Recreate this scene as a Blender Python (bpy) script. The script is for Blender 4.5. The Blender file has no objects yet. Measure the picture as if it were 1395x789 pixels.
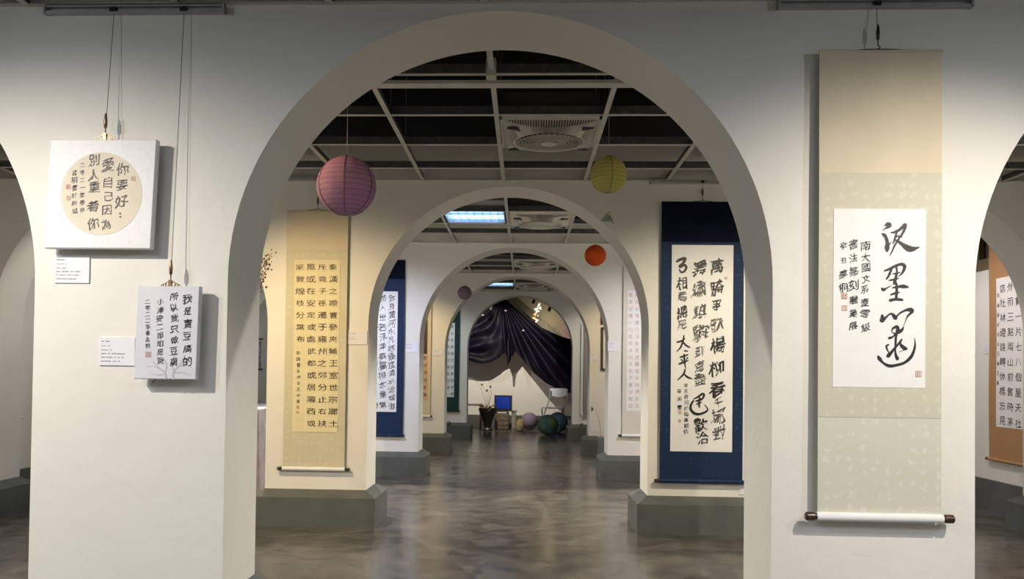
import bpy, math, random
from math import sin, cos, pi
from mathutils import Vector, Matrix, noise

# ---------------------------------------------------------------- camera
SC = bpy.context.scene
COL = SC.collection
F_PX = 1184.6
CAM = Vector((0.117, 0.0, 1.116))
YAW, PIT, ROL = 0.0464, 0.020, -0.0127
PX, PY = -37.6, 89.35
_rt = Vector((cos(YAW), sin(YAW), 0)); _fh = Vector((-sin(YAW), cos(YAW), 0)); _z = Vector((0, 0, 1))
_fw = _fh * cos(PIT) + _z * sin(PIT); _up = -_fh * sin(PIT) + _z * cos(PIT)
_R = _rt * cos(ROL) - _up * sin(ROL); _U = _rt * sin(ROL) + _up * cos(ROL)
cd = bpy.data.cameras.new('camera'); cam = bpy.data.objects.new('camera', cd); COL.objects.link(cam)
cd.sensor_width = 36; cd.lens = F_PX / 1395 * 36; cd.shift_x = -PX / 1395; cd.shift_y = PY / 1395
cd.clip_start = 0.05; cd.clip_end = 100
m = Matrix.Identity(4)
for i in range(3):
    m[i][0] = _R[i]; m[i][1] = _U[i]; m[i][2] = -_fw[i]; m[i][3] = CAM[i]
cam.matrix_world = m
SC.camera = cam

# ---------------------------------------------------------------- view + world
SC.view_settings.view_transform = 'Standard'; SC.view_settings.look = 'None'
SC.view_settings.gamma = 1; SC.view_settings.use_curve_mapping = False
SC.view_settings.exposure = 0.55
w = bpy.data.worlds.new('world'); SC.world = w; w.use_nodes = True
w.node_tree.nodes['Background'].inputs[0].default_value = (0.80, 0.84, 1.0, 1)
w.node_tree.nodes['Background'].inputs[1].default_value = 0.02

# ---------------------------------------------------------------- lights
WARM = (1.0, 0.75, 0.42); SOFT = (1.0, 0.91, 0.78); COOL = (0.80, 0.88, 1.0); BLUE = (0.55, 0.70, 1.0)
def spot(loc, tgt, e, col, ang=60, blend=0.6, rad=0.03):
    l = bpy.data.lights.new('track_spot', 'SPOT'); l.energy = e; l.color = col
    l.spot_size = math.radians(ang); l.spot_blend = blend; l.shadow_soft_size = rad
    o = bpy.data.objects.new('track_spot', l); COL.objects.link(o); o.location = loc
    o.rotation_euler = (Vector(tgt) - Vector(loc)).to_track_quat('-Z', 'Y').to_euler()
def point(loc, e, col, rad=0.05):
    l = bpy.data.lights.new('lamp', 'POINT'); l.energy = e; l.color = col; l.shadow_soft_size = rad
    o = bpy.data.objects.new('lamp', l); COL.objects.link(o); o.location = loc
def panel(loc, e, col, sx=1.2, sy=0.6):  # soft fill light added to raise the ambient level, no fixture behind it
    l = bpy.data.lights.new('fill_panel', 'AREA'); l.energy = e; l.color = col; l.shape = 'RECTANGLE'; l.size = sx; l.size_y = sy
    o = bpy.data.objects.new('fill_panel', l); COL.objects.link(o); o.location = loc
panel((-1.9, 0.3, 2.47), 27, (0.86, 0.90, 1.0), 1.2, 1.2); panel((1.9, 0.3, 2.47), 27, (0.86, 0.90, 1.0), 1.2, 1.2); panel((0, -1.2, 2.47), 9, (0.80, 0.90, 1.0), 1.8, 1.2)
for y in (4.9, 7.9, 10.8, 13.5):
    for s in (-1, 1): panel((s * 2.75, y, 2.47), 2.0, (0.92, 0.94, 1.0), 1.1, 0.6)
# front gallery, aimed at the two piers of the first wall
spot((-2.45, 1.55, 2.46), (-1.50, 3.22, 0.45), 135, SOFT, 88, 0.9, 0.015)
spot((-3.1, 1.35, 2.46), (-1.20, 3.22, 0.55), 50, COOL, 90, 0.9, 0.04)
spot((2.05, 1.70, 2.46), (1.42, 3.22, 0.50), 125, SOFT, 90, 0.9, 0.015)
spot((3.2, 1.40, 2.46), (1.20, 3.22, 0.55), 40, COOL, 90, 0.9, 0.04)
# second wall
spot((-2.05, 4.60, 2.46), (-1.20, 6.23, 0.60), 135, WARM, 82, 0.9, 0.015)
spot((2.05, 4.60, 2.46), (1.25, 6.23, 0.55), 125, (1.0, 0.88, 0.66), 82, 0.9, 0.015)
# third wall
spot((-2.0, 7.6, 2.46), (-1.25, 9.26, 0.6), 125, (0.72, 0.76, 1.0), 84, 0.9, 0.015)
spot((2.0, 7.6, 2.46), (1.25, 9.26, 0.6), 95, (0.98, 0.92, 0.95), 84, 0.9, 0.015)
# fourth wall
spot((-1.8, 10.8, 2.46), (-1.36, 12.1, 1.0), 65, WARM, 76, 0.8, 0.02)
spot((1.8, 10.8, 2.46), (1.36, 12.1, 1.0), 50, WARM, 76, 0.8, 0.02)
# fifth wall
spot((-1.8, 13.4, 2.46), (-1.3, 14.78, 1.1), 40, (0.85, 0.95, 0.95), 76, 0.8, 0.02)
spot((1.8, 13.4, 2.46), (1.3, 14.78, 1.1), 40, (1.0, 0.95, 0.8), 76, 0.8, 0.02)
# side aisles: one bare lamp per bay and aisle
for y, e in ((4.7, 6), (7.6, 8), (10.6, 7), (13.3, 4)):
    for s in (-1, 1):
        point((s * 2.6, y, 2.40), e, (0.93, 0.93, 1.0) if y != 4.7 else (1.0, 0.92, 0.78), 0.02)
spot((2.9, 6.9, 2.46), (4.08, 7.6, 1.1), 45, (1.0, 0.88, 0.85), 80, 0.8, 0.02)
spot((-2.9, 6.4, 2.46), (-4.08, 7.0, 1.0), 30, (1.0, 0.95, 0.85), 80, 0.8, 0.02)
# the lamps that wash the hidden rear faces of the piers; they also reach the aisle floor through the arches
for y, e in ((5.55, 110), (8.55, 330), (11.5, 150), (14.3, 80)):
    for s in (-1, 1): spot((s * 1.92, y, 2.46), (s * 1.25, y - 1.9, 0.3), e, (1.0, 0.93, 0.82), 84, 0.3, 0.012)
# stage at the far end
spot((-0.50, 15.50, 2.45), (-0.30, 17.8, 0.7), 150, (1.0, 0.90, 0.76), 75, 0.5, 0.006)
spot((-1.25, 15.6, 2.45), (-0.2, 17.8, 0.7), 30, (1.0, 0.92, 0.80), 75, 0.5, 0.006)
point((0.97, 17.35, 1.62), 1.1, (1.0, 0.25, 0.55), 0.03)
point((0.60, 17.35, 2.2), 1.6, (1.0, 0.85, 0.45), 0.03)

# ---------------------------------------------------------------- node helpers
def mat(name, col, rough=0.6, metal=0.0, bump=0.0, bscale=40, var=0.0, vscale=6, col2=None, trans=0.0, spec=0.5, alpha=1.0, emit=None, es=0.0, detail=4, bdist=0.01):
    M = bpy.data.materials.new(name); M.use_nodes = True
    nt = M.node_tree; N = nt.nodes; L = nt.links; b = N['Principled BSDF']
    c = (*col, 1)
    b.inputs['Base Color'].default_value = c
    b.inputs['Roughness'].default_value = rough; b.inputs['Metallic'].default_value = metal
    b.inputs['Specular IOR Level'].default_value = spec
    b.inputs['Alpha'].default_value = alpha
    tc = N.new('ShaderNodeTexCoord')
    if var > 0 or col2:
        n = N.new('ShaderNodeTexNoise'); n.inputs['Scale'].default_value = vscale; n.inputs['Detail'].default_value = detail
        L.new(tc.outputs['Object'], n.inputs['Vector'])
        r = N.new('ShaderNodeValToRGB'); r.color_ramp.elements[0].position = 0.35; r.color_ramp.elements[1].position = 0.68
        c2 = col2 or tuple(max(0, x * (1 - var)) for x in col)
        r.color_ramp.elements[0].color = c; r.color_ramp.elements[1].color = (*c2, 1)
        L.new(n.outputs['Fac'], r.inputs['Fac']); L.new(r.outputs['Color'], b.inputs['Base Color'])
    if bump > 0:
        n = N.new('ShaderNodeTexNoise'); n.inputs['Scale'].default_value = bscale; n.inputs['Detail'].default_value = 6
        L.new(tc.outputs['Object'], n.inputs['Vector'])
        bm_ = N.new('ShaderNodeBump'); bm_.inputs['Strength'].default_value = bump; bm_.inputs['Distance'].default_value = bdist
        L.new(n.outputs['Fac'], bm_.inputs['Height']); L.new(bm_.outputs['Normal'], b.inputs['Normal'])
    if trans: b.inputs['Transmission Weight'].default_value = trans
    if emit: b.inputs['Emission Color'].default_value = (*emit, 1); b.inputs['Emission Strength'].default_value = es
    return M

def silk(name, c1, c2, scale=34, dark=0.5):
    """damask silk: rows of small woven sprigs"""
    M = bpy.data.materials.new(name); M.use_nodes = True
    nt = M.node_tree; N = nt.nodes; L = nt.links; b = N['Principled BSDF']; b.inputs['Roughness'].default_value = 0.65; b.inputs['Specular IOR Level'].default_value = 0.2
    tc = N.new('ShaderNodeTexCoord')
    nz = N.new('ShaderNodeTexNoise'); nz.inputs['Scale'].default_value = scale * 1.4; nz.inputs['Detail'].default_value = 2
    L.new(tc.outputs['Object'], nz.inputs['Vector'])
    mx = N.new('ShaderNodeMix'); mx.data_type = 'VECTOR'; mx.inputs[0].default_value = 0.035
    L.new(tc.outputs['Object'], mx.inputs[4]); L.new(nz.outputs['Color'], mx.inputs[5])
    v = N.new('ShaderNodeTexVoronoi'); v.inputs['Scale'].default_value = scale; v.inputs['Randomness'].default_value = 0.35
    L.new(mx.outputs[1], v.inputs['Vector'])
    wv = N.new('ShaderNodeTexNoise'); wv.inputs['Scale'].default_value = scale * 4; wv.inputs['Detail'].default_value = 3
    L.new(tc.outputs['Object'], wv.inputs['Vector'])
    s = N.new('ShaderNodeMath'); s.operation = 'MULTIPLY_ADD'; L.new(wv.outputs['Fac'], s.inputs[0]); s.inputs[1].default_value = 0.9; L.new(v.outputs['Distance'], s.inputs[2])
    r = N.new('ShaderNodeValToRGB'); e = r.color_ramp.elements; e[0].position = 0.62; e[1].position = 0.74
    e[0].color = (*c2, 1); e[1].color = (*c1, 1)
    L.new(s.outputs[0], r.inputs['Fac']); L.new(r.outputs['Color'], b.inputs['Base Color'])
    bp = N.new('ShaderNodeBump'); bp.inputs['Strength'].default_value = 0.25; bp.inputs['Distance'].default_value = 0.001
    L.new(r.outputs['Color'], bp.inputs['Height']); L.new(bp.outputs['Normal'], b.inputs['Normal'])
    return M

def wall_mat():
    M = bpy.data.materials.new('cream_plaster'); M.use_nodes = True
    nt = M.node_tree; N = nt.nodes; L = nt.links; b = N['Principled BSDF']
    b.inputs['Roughness'].default_value = 0.62; b.inputs['Specular IOR Level'].default_value = 0.3
    tc = N.new('ShaderNodeTexCoord')
    n = N.new('ShaderNodeTexNoise'); n.inputs['Scale'].default_value = 1.6; n.inputs['Detail'].default_value = 5
    L.new(tc.outputs['Object'], n.inputs['Vector'])
    r = N.new('ShaderNodeValToRGB'); e = r.color_ramp.elements; e[0].position = 0.3; e[1].position = 0.75
    e[0].color = (0.76, 0.735, 0.66, 1); e[1].color = (0.81, 0.79, 0.72, 1)
    L.new(n.outputs['Fac'], r.inputs['Fac']); L.new(r.outputs['Color'], b.inputs['Base Color'])
    a = N.new('ShaderNodeTexNoise'); a.inputs['Scale'].default_value = 7; a.inputs['Detail'].default_value = 7; a.inputs['Distortion'].default_value = 0.6
    L.new(tc.outputs['Object'], a.inputs['Vector'])
    c = N.new('ShaderNodeTexNoise'); c.inputs['Scale'].default_value = 60; c.inputs['Detail'].default_value = 4
    L.new(tc.outputs['Object'], c.inputs['Vector'])
    s = N.new('ShaderNodeMath'); s.operation = 'MULTIPLY_ADD'; L.new(c.outputs['Fac'], s.inputs[0]); s.inputs[1].default_value = 0.12; L.new(a.outputs['Fac'], s.inputs[2])
    bp = N.new('ShaderNodeBump'); bp.inputs['Strength'].default_value = 0.35; bp.inputs['Distance'].default_value = 0.012
    L.new(s.outputs[0], bp.inputs['Height']); L.new(bp.outputs['Normal'], b.inputs['Normal'])
    return M

def floor_mat():
    M = bpy.data.materials.new('polished_concrete'); M.use_nodes = True
    nt = M.node_tree; N = nt.nodes; L = nt.links; b = N['Principled BSDF']
    tc = N.new('ShaderNodeTexCoord')
    def nz(sc, det, dist=0.0):
        n = N.new('ShaderNodeTexNoise'); n.inputs['Scale'].default_value = sc; n.inputs['Detail'].default_value = det
        n.inputs['Roughness'].default_value = 0.62; n.inputs['Distortion'].default_value = dist
        L.new(tc.outputs['Object'], n.inputs['Vector']); return n
    b.inputs['Specular IOR Level'].default_value = 0.42
    n1 = nz(1.0, 9, 0.5); n2 = nz(5.5, 10, 0.5); n3 = nz(26, 5)
    r1 = N.new('ShaderNodeValToRGB'); e = r1.color_ramp.elements; e[0].position = 0.40; e[1].position = 0.62
    e[0].color = (0.050, 0.048, 0.045, 1); e[1].color = (0.110, 0.102, 0.09, 1)
    L.new(n1.outputs['Fac'], r1.inputs['Fac'])
    r2 = N.new('ShaderNodeValToRGB'); e = r2.color_ramp.elements; e[0].position = 0.34; e[1].position = 0.66
    e[0].color = (0.012, 0.010, 0.008, 1); e[1].color = (0.165, 0.145, 0.115, 1)
    L.new(n2.outputs['Fac'], r2.inputs['Fac'])
    mx = N.new('ShaderNodeMix'); mx.data_type = 'RGBA'; mx.inputs[0].default_value = 0.5
    L.new(r1.outputs['Color'], mx.inputs[6]); L.new(r2.outputs['Color'], mx.inputs[7])
    # hairline cracks
    vo = N.new('ShaderNodeTexVoronoi'); vo.feature = 'DISTANCE_TO_EDGE'; vo.inputs['Scale'].default_value = 0.8
    dm = N.new('ShaderNodeMix'); dm.data_type = 'VECTOR'; dm.inputs[0].default_value = 0.25
    L.new(tc.outputs['Object'], dm.inputs[4]); L.new(n2.outputs['Color'], dm.inputs[5]); L.new(dm.outputs[1], vo.inputs['Vector'])
    r3 = N.new('ShaderNodeValToRGB'); e = r3.color_ramp.elements; e[0].position = 0.0; e[1].position = 0.008
    e[0].color = (0.45, 0.45, 0.45, 1); e[1].color = (1, 1, 1, 1); L.new(vo.outputs['Distance'], r3.inputs['Fac'])
    mu = N.new('ShaderNodeMix'); mu.data_type = 'RGBA'; mu.blend_type = 'MULTIPLY'; mu.inputs[0].default_value = 0.8
    L.new(mx.outputs[2], mu.inputs[6]); L.new(r3.outputs['Color'], mu.inputs[7])
    L.new(mu.outputs[2], b.inputs['Base Color'])
    mr = N.new('ShaderNodeMapRange'); mr.inputs[3].default_value = 0.08; mr.inputs[4].default_value = 0.34
    L.new(n2.outputs['Fac'], mr.inputs[0]); L.new(mr.outputs[0], b.inputs['Roughness'])
    bp = N.new('ShaderNodeBump'); bp.inputs['Strength'].default_value = 0.18; bp.inputs['Distance'].default_value = 0.004
    L.new(n3.outputs['Fac'], bp.inputs['Height']); L.new(bp.outputs['Normal'], b.inputs['Normal'])
    return M

def paper_mat(name, col, trans=0.5, glow=None, gs=0.0, col2=None, vs=6):
    M = bpy.data.materials.new(name); M.use_nodes = True
    nt = M.node_tree; N = nt.nodes; L = nt.links; N.remove(N['Principled BSDF']); out = N['Material Output']
    d = N.new('ShaderNodeBsdfDiffuse'); t = N.new('ShaderNodeBsdfTranslucent'); mx = N.new('ShaderNodeMixShader'); mx.inputs[0].default_value = trans
    tc = N.new('ShaderNodeTexCoord'); n = N.new('ShaderNodeTexNoise'); n.inputs['Scale'].default_value = vs; n.inputs['Detail'].default_value = 4
    L.new(tc.outputs['Object'], n.inputs['Vector'])
    r = N.new('ShaderNodeValToRGB'); r.color_ramp.elements[0].position = .38; r.color_ramp.elements[1].position = .62
    r.color_ramp.elements[0].color = (*col, 1); r.color_ramp.elements[1].color = (*(col2 or tuple(x * .85 for x in col)), 1)
    L.new(n.outputs['Fac'], r.inputs['Fac'])
    for s in (d, t): L.new(r.outputs['Color'], s.inputs['Color'])
    L.new(d.outputs[0], mx.inputs[1]); L.new(t.outputs[0], mx.inputs[2]); L.new(mx.outputs[0], out.inputs['Surface'])
    return M

M = dict(
    wall=wall_mat(), floor=floor_mat(),
    plinth=mat('grey_plinth_paint', (0.110, 0.120, 0.108), 0.45, bump=0.3, bscale=9, var=0.25, vscale=5),
    void=mat('dark_void_paint', (0.004, 0.004, 0.0045), 0.95, spec=0.1),
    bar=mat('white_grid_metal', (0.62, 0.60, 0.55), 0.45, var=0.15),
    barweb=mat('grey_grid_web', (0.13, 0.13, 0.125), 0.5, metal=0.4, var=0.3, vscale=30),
    alu=mat('brushed_aluminium', (0.50, 0.49, 0.48), 0.4, metal=0.1, var=0.2, vscale=20),
    dark=mat('black_plastic', (0.015, 0.014, 0.014), 0.4),
    steel=mat('steel_wire', (0.30, 0.29, 0.28), 0.35, metal=0.8),
    brass=mat('aged_brass', (0.30, 0.19, 0.10), 0.35, metal=0.8, var=0.4, vscale=120),
    wood=mat('dark_rosewood', (0.060, 0.026, 0.014), 0.28, var=0.5, vscale=40),
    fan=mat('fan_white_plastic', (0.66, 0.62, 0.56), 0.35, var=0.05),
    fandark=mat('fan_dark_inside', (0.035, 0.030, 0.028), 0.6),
    canvas=mat('white_flecked_paper', (0.80, 0.79, 0.79), 0.5, bump=0.25, bscale=90, col2=(0.74, 0.735, 0.75), vscale=60, bdist=0.002),
    canvasg=mat('grey_white_paper', (0.70, 0.69, 0.74), 0.55, bump=0.15, bscale=90, col2=(0.66, 0.655, 0.70), vscale=14, bdist=0.002),
    round=mat('cream_round_paper', (0.76, 0.68, 0.54), 0.7, var=0.06, vscale=20),
    paper=mat('white_rice_paper', (0.82, 0.81, 0.79), 0.8, var=0.04, vscale=12),
    paperw=mat('warm_rice_paper', (0.78, 0.70, 0.50), 0.8, var=0.06, vscale=12),
    papert=mat('tan_paper', (0.62, 0.42, 0.24), 0.8, var=0.1, vscale=12),
    papery=mat('yellow_grid_paper', (0.74, 0.66, 0.40), 0.8, var=0.06, vscale=12),
    gridline=mat('pale_grid_line', (0.80, 0.74, 0.54), 0.8, var=0.05),
    ink=mat('black_ink', (0.012, 0.011, 0.012), 0.5, var=0.3, vscale=60),
    inkb=mat('brown_black_ink', (0.060, 0.034, 0.024), 0.5, var=0.3, vscale=60),
    inkg=mat('faded_grey_ink', (0.10, 0.095, 0.10), 0.6, var=0.3, vscale=80),
    inkl=mat('pale_grey_wash', (0.50, 0.49, 0.54), 0.7, var=0.1),
    inkr=mat('rust_ink', (0.60, 0.40, 0.30), 0.7, var=0.2),
    seal=mat('vermilion_seal', (0.62, 0.20, 0.12), 0.7, var=0.2, vscale=200),
    seall=mat('pale_vermilion_seal', (0.70, 0.38, 0.30), 0.7, var=0.2, vscale=200),
    silkc=silk('cream_green_silk', (0.62, 0.60, 0.49), (0.68, 0.66, 0.56), 24),
    silkd=silk('cream_silk_ground', (0.57, 0.54, 0.42), (0.62, 0.59, 0.48), 24),
    silkt=mat('plain_cream_silk', (0.66, 0.57, 0.40), 0.6, bump=0.1, bscale=300, var=0.08, vscale=5),
    silky=silk('pale_yellow_silk', (0.58, 0.54, 0.38), (0.63, 0.59, 0.44), 22),
    silkb=silk('navy_silk', (0.010, 0.026, 0.072), (0.028, 0.062, 0.14), 36),
    silkbt=mat('deep_navy_silk', (0.006, 0.010, 0.024), 0.85, spec=0.1, bump=0.1, bscale=300, var=0.3, vscale=9),
    silkn=silk('brown_silk', (0.42, 0.24, 0.11), (0.46, 0.27, 0.13), 30),
    silkg=silk('dark_green_silk', (0.015, 0.045, 0.045), (0.02, 0.06, 0.06), 30),
    silkp=mat('pale_silk', (0.68, 0.64, 0.56), 0.6, var=0.06),
    white=mat('white_card', (0.80, 0.79, 0.82), 0.6, var=0.03),
    print=mat('grey_print', (0.20, 0.18, 0.20), 0.7, var=0.2, vscale=200),
    whitep=mat('white_lacquer', (0.75, 0.75, 0.74), 0.4, var=0.04),
    twig=mat('dry_twig', (0.22, 0.12, 0.05), 0.8, var=0.4, vscale=60),
    bloom=mat('dry_blossom', (0.50, 0.28, 0.10), 0.8, var=0.4, vscale=90),
    clay=mat('brown_clay', (0.12, 0.07, 0.045), 0.5, var=0.4),
    drape=mat('black_violet_satin', (0.0035, 0.003, 0.007), 0.5, spec=0.12, bump=0.2, bscale=14, col2=(0.006, 0.0045, 0.014), vscale=3),
    tv=mat('television_case', (0.02, 0.02, 0.022), 0.4, var=0.2),
    screen=mat('blue_screen', (0.0, 0.01, 0.05), 0.3, emit=(0.01, 0.05, 0.55), es=0.22),
    crate=mat('weathered_crate', (0.20, 0.15, 0.10), 0.8, bump=0.4, bscale=30, var=0.5, vscale=18),
    greybox=mat('grey_cabinet', (0.30, 0.29, 0.26), 0.6, var=0.25),
    sack=mat('yellow_sack', (0.35, 0.27, 0.14), 0.9, bump=0.6, bscale=60, var=0.5, vscale=20),
    chair=mat('grey_white_chair', (0.50, 0.52, 0.58), 0.4, var=0.06),
    chairm=mat('chair_tube', (0.50, 0.50, 0.52), 0.3, metal=0.7),
    veil=mat('mauve_dust_sheet', (0.40, 0.34, 0.36), 0.6, bump=0.6, bscale=10, var=0.35, vscale=7),
    glass=mat('clear_acrylic', (0.85, 0.9, 0.9), 0.06, trans=0.9, var=0.02),
    wframe=mat('olive_brown_frame', (0.14, 0.105, 0.045), 0.6, var=0.3),
    frame=mat('dark_brown_frame', (0.06, 0.03, 0.02), 0.4, var=0.3),
    wdark=mat('dark_glass', (0.015, 0.013, 0.010), 0.25, var=0.3),
)

# ---------------------------------------------------------------- geometry helpers
ORI = {}
def link(o, parent=None):
    COL.objects.link(o)
    if parent is not None: o.parent = parent
    return o
class MB:
    def __init__(s): s.v = []; s.f = []
    def add(s, vs, fs):
        n = len(s.v); s.v += [tuple(p) for p in vs]; s.f += [tuple(i + n for i in f) for f in fs]; return s
    def box(s, x0, x1, y0, y1, z0, z1):
        return s.add([(x0, y0, z0), (x1, y0, z0), (x1, y1, z0), (x0, y1, z0), (x0, y0, z1), (x1, y0, z1), (x1, y1, z1), (x0, y1, z1)],
                     [(0, 3, 2, 1), (4, 5, 6, 7), (0, 1, 5, 4), (1, 2, 6, 5), (2, 3, 7, 6), (3, 0, 4, 7)])
    def obox(s, fr, a0, a1, b0, b1, c0, c1):     # box in a wall frame
        P = [fr.pt(a, b, c) for (a, b, c) in ((a0, b0, c0), (a1, b0, c0), (a1, b1, c0), (a0, b1, c0), (a0, b0, c1), (a1, b0, c1), (a1, b1, c1), (a0, b1, c1))]
        return s.add(P, [(0, 3, 2, 1), (4, 5, 6, 7), (0, 1, 5, 4), (1, 2, 6, 5), (2, 3, 7, 6), (3, 0, 4, 7)])
    def tube(s, pts, r, n=8, caps=True):
        pts = [Vector(p) for p in pts]; rs = r if isinstance(r, (list, tuple)) else [r] * len(pts)
        vs = []; fs = []; prev = None
        for i, p in enumerate(pts):
            t = (pts[min(i + 1, len(pts) - 1)] - pts[max(i - 1, 0)])
            if t.length < 1e-9: t = Vector((0, 0, 1))
            t.normalize()
            if prev is None:
                a = Vector((0, 0, 1)) if abs(t.z) < .9 else Vector((1, 0, 0)); u = t.cross(a).normalized()
            else:
                u = prev - t * prev.dot(t)
                u = u.normalized() if u.length > 1e-6 else t.orthogonal().normalized()
            prev = u; q = t.cross(u)
            for k in range(n):
                an = 2 * pi * k / n; vs.append(p + (u * cos(an) + q * sin(an)) * rs[i])
        for i in range(len(pts) - 1):
            for k in range(n):
                fs.append((i * n + k, i * n + (k + 1) % n, (i + 1) * n + (k + 1) % n, (i + 1) * n + k))
        if caps: fs.append(tuple(range(n - 1, -1, -1))); fs.append(tuple((len(pts) - 1) * n + k for k in range(n)))
        return s.add(vs, fs)
    def ring(s, c, axis, R, r, n=24, k=6):
        axis = Vector(axis).normalized(); u = axis.orthogonal().normalized(); q = axis.cross(u); c = Vector(c)
        vs = []; fs = []
        for i in range(n):
            a = 2 * pi * i / n; d = u * cos(a) + q * sin(a)
            for j in range(k):
                b = 2 * pi * j / k; vs.append(c + d * (R + r * cos(b)) + axis * (r * sin(b)))
        for i in range(n):
            for j in range(k):
                fs.append((i * k + j, ((i + 1) % n) * k + j, ((i + 1) % n) * k + (j + 1) % k, i * k + (j + 1) % k))
        return s.add(vs, fs)
    def lathe(s, c, prof, n=24, axis=(0, 0, 1)):
        axis = Vector(axis).normalized()
        if abs(axis.z) > .99: u = Vector((1, 0, 0)); axis = Vector((0, 0, 1 if axis.z > 0 else -1))
        else: u = axis.orthogonal().normalized()
        q = axis.cross(u); c = Vector(c); vs = []; fs = []
        for (r, h) in prof:
            for k in range(n):
                a = 2 * pi * k / n; vs.append(c + (u * cos(a) + q * sin(a)) * max(r, 1e-4) + axis * h)
        for i in range(len(prof) - 1):
            for k in range(n):
                fs.append((i * n + k, i * n + (k + 1) % n, (i + 1) * n + (k + 1) % n, (i + 1) * n + k))
        fs.append(tuple(range(n - 1, -1, -1))); fs.append(tuple((len(prof) - 1) * n + k for k in range(n)))
        return s.add(vs, fs)
    def grid(s, fn, nu, nv, th=None):
        """surface fn(i/nu, j/nv); th = thickness vector for a solid sheet"""
        n0 = len(s.v); vs = [Vector(fn(i / nu, j / nv)) for j in range(nv + 1) for i in range(nu + 1)]
        W = nu + 1; fs = [(j * W + i, j * W + i + 1, (j + 1) * W + i + 1, (j + 1) * W + i) for j in range(nv) for i in range(nu)]
        if th is not None:
            k = len(vs); th = Vector(th); vs += [v + th for v in vs]
            fs += [tuple(x + k for x in reversed(f)) for f in list(fs)]
            rim = [i for i in range(nu + 1)] + [j * W + nu for j in range(1, nv + 1)] + [nv * W + i for i in range(nu - 1, -1, -1)] + [j * W for j in range(nv - 1, 0, -1)]
            for a, b in zip(rim, rim[1:] + rim[:1]): fs.append((b, a, a + k, b + k))
        return s.add(vs, fs)
    def build(s, name, material, parent=None, smooth=False, ang=40, origin=None):
        o0 = Vector(ORI[parent.name]) if parent is not None else Vector(origin or (0, 0, 0))
        me = bpy.data.meshes.new(name)
        me.from_pydata([tuple(Vector(p) - o0) for p in s.v], [], s.f); me.materials.append(material); me.validate()
        import bmesh
        bm = bmesh.new(); bm.from_mesh(me); bmesh.ops.recalc_face_normals(bm, faces=bm.faces); bm.to_mesh(me); bm.free()
        if smooth:
            me.polygons.foreach_set('use_smooth', [True] * len(me.polygons)); me.set_sharp_from_angle(angle=math.radians(ang))
        o = link(bpy.data.objects.new(name, me), parent)
        if parent is None: o.location = o0
        ORI[o.name] = tuple(o0)
        return o
def tag(o, label=None, cat=None, group=None, kind=None):
    if label: o['label'] = label
    if cat: o['category'] = cat
    if group: o['group'] = group
    if kind: o['kind'] = kind
    return o
def thing(name, loc, label, cat, group=None):
    o = bpy.data.objects.new(name, None); COL.objects.link(o); o.location = loc; o.empty_display_size = .05
    ORI[o.name] = tuple(loc); return tag(o, label, cat, group)

def ray(u, v): return _fw + _R * ((u - 697.5 - PX) / F_PX) - _U * ((v - 394.5 - PY) / F_PX)
def at(u, v, Y): d = ray(u, v); return CAM + d * (Y / d.y)
def atz(u, v, z): d = ray(u, v); return CAM + d * ((z - CAM.z) / d.z)
class Frame:
    """wall plane: O on the wall, r = right as one faces it, n = out of the wall"""
    def __init__(s, O, r, n): s.O = Vector(O); s.r = Vector(r); s.n = Vector(n); s.u = Vector((0, 0, 1))
    def pt(s, a, b, c=0.0): return s.O + s.r * a + s.u * b + s.n * c
    def hit(s, u, v, c=0.0):
        d = ray(u, v); o = s.O + s.n * c; t = (o - CAM).dot(s.n) / d.dot(s.n); p = CAM + d * t
        return (p - s.O).dot(s.r), (p - s.O).dot(s.u)
    def rect(s, u0, v0, u1, v1, c=0.0):
        um = (u0 + u1) / 2; vm = (v0 + v1) / 2
        return s.hit(u0, vm, c)[0], s.hit(um, v1, c)[1], s.hit(u1, vm, c)[0], s.hit(um, v0, c)[1]   # a0,b0,a1,b1

# ---------------------------------------------------------------- room
D = [3.227, 6.234, 9.264, 12.10, 14.78]; T = 0.396; TOP = 2.76; CEIL = 2.5; XS = 4.08
HS = 1.453
def F(n): return Frame((0, D[n], 0), (1, 0, 0), (0, -1, 0))
FR = [F(i) for i in range(5)]
FRR = Frame((XS, 0, 0), (0, -1, 0), (-1, 0, 0))
FRL = Frame((-XS, 0, 0), (0, 1, 0), (1, 0, 0))

fl = MB(); fl.add([(-XS - .3, -2.5, 0), (XS + .3, -2.5, 0), (XS + .3, 18.1, 0), (-XS - .3, 18.1, 0), (-XS - .3, -2.5, -.1), (XS + .3, -2.5, -.1), (XS + .3, 18.1, -.1), (-XS - .3, 18.1, -.1)],
                  [(0, 1, 2, 3), (7, 6, 5, 4), (0, 4, 5, 1), (1, 5, 6, 2), (2, 6, 7, 3), (3, 7, 4, 0)])
tag(fl.build('floor', M['floor']), kind='structure')
ceil = tag(MB().box(-XS - .3, XS + .3, -2.5, 18.1, 3.15, 3.25).build('ceiling', M['void']), kind='structure')

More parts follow.
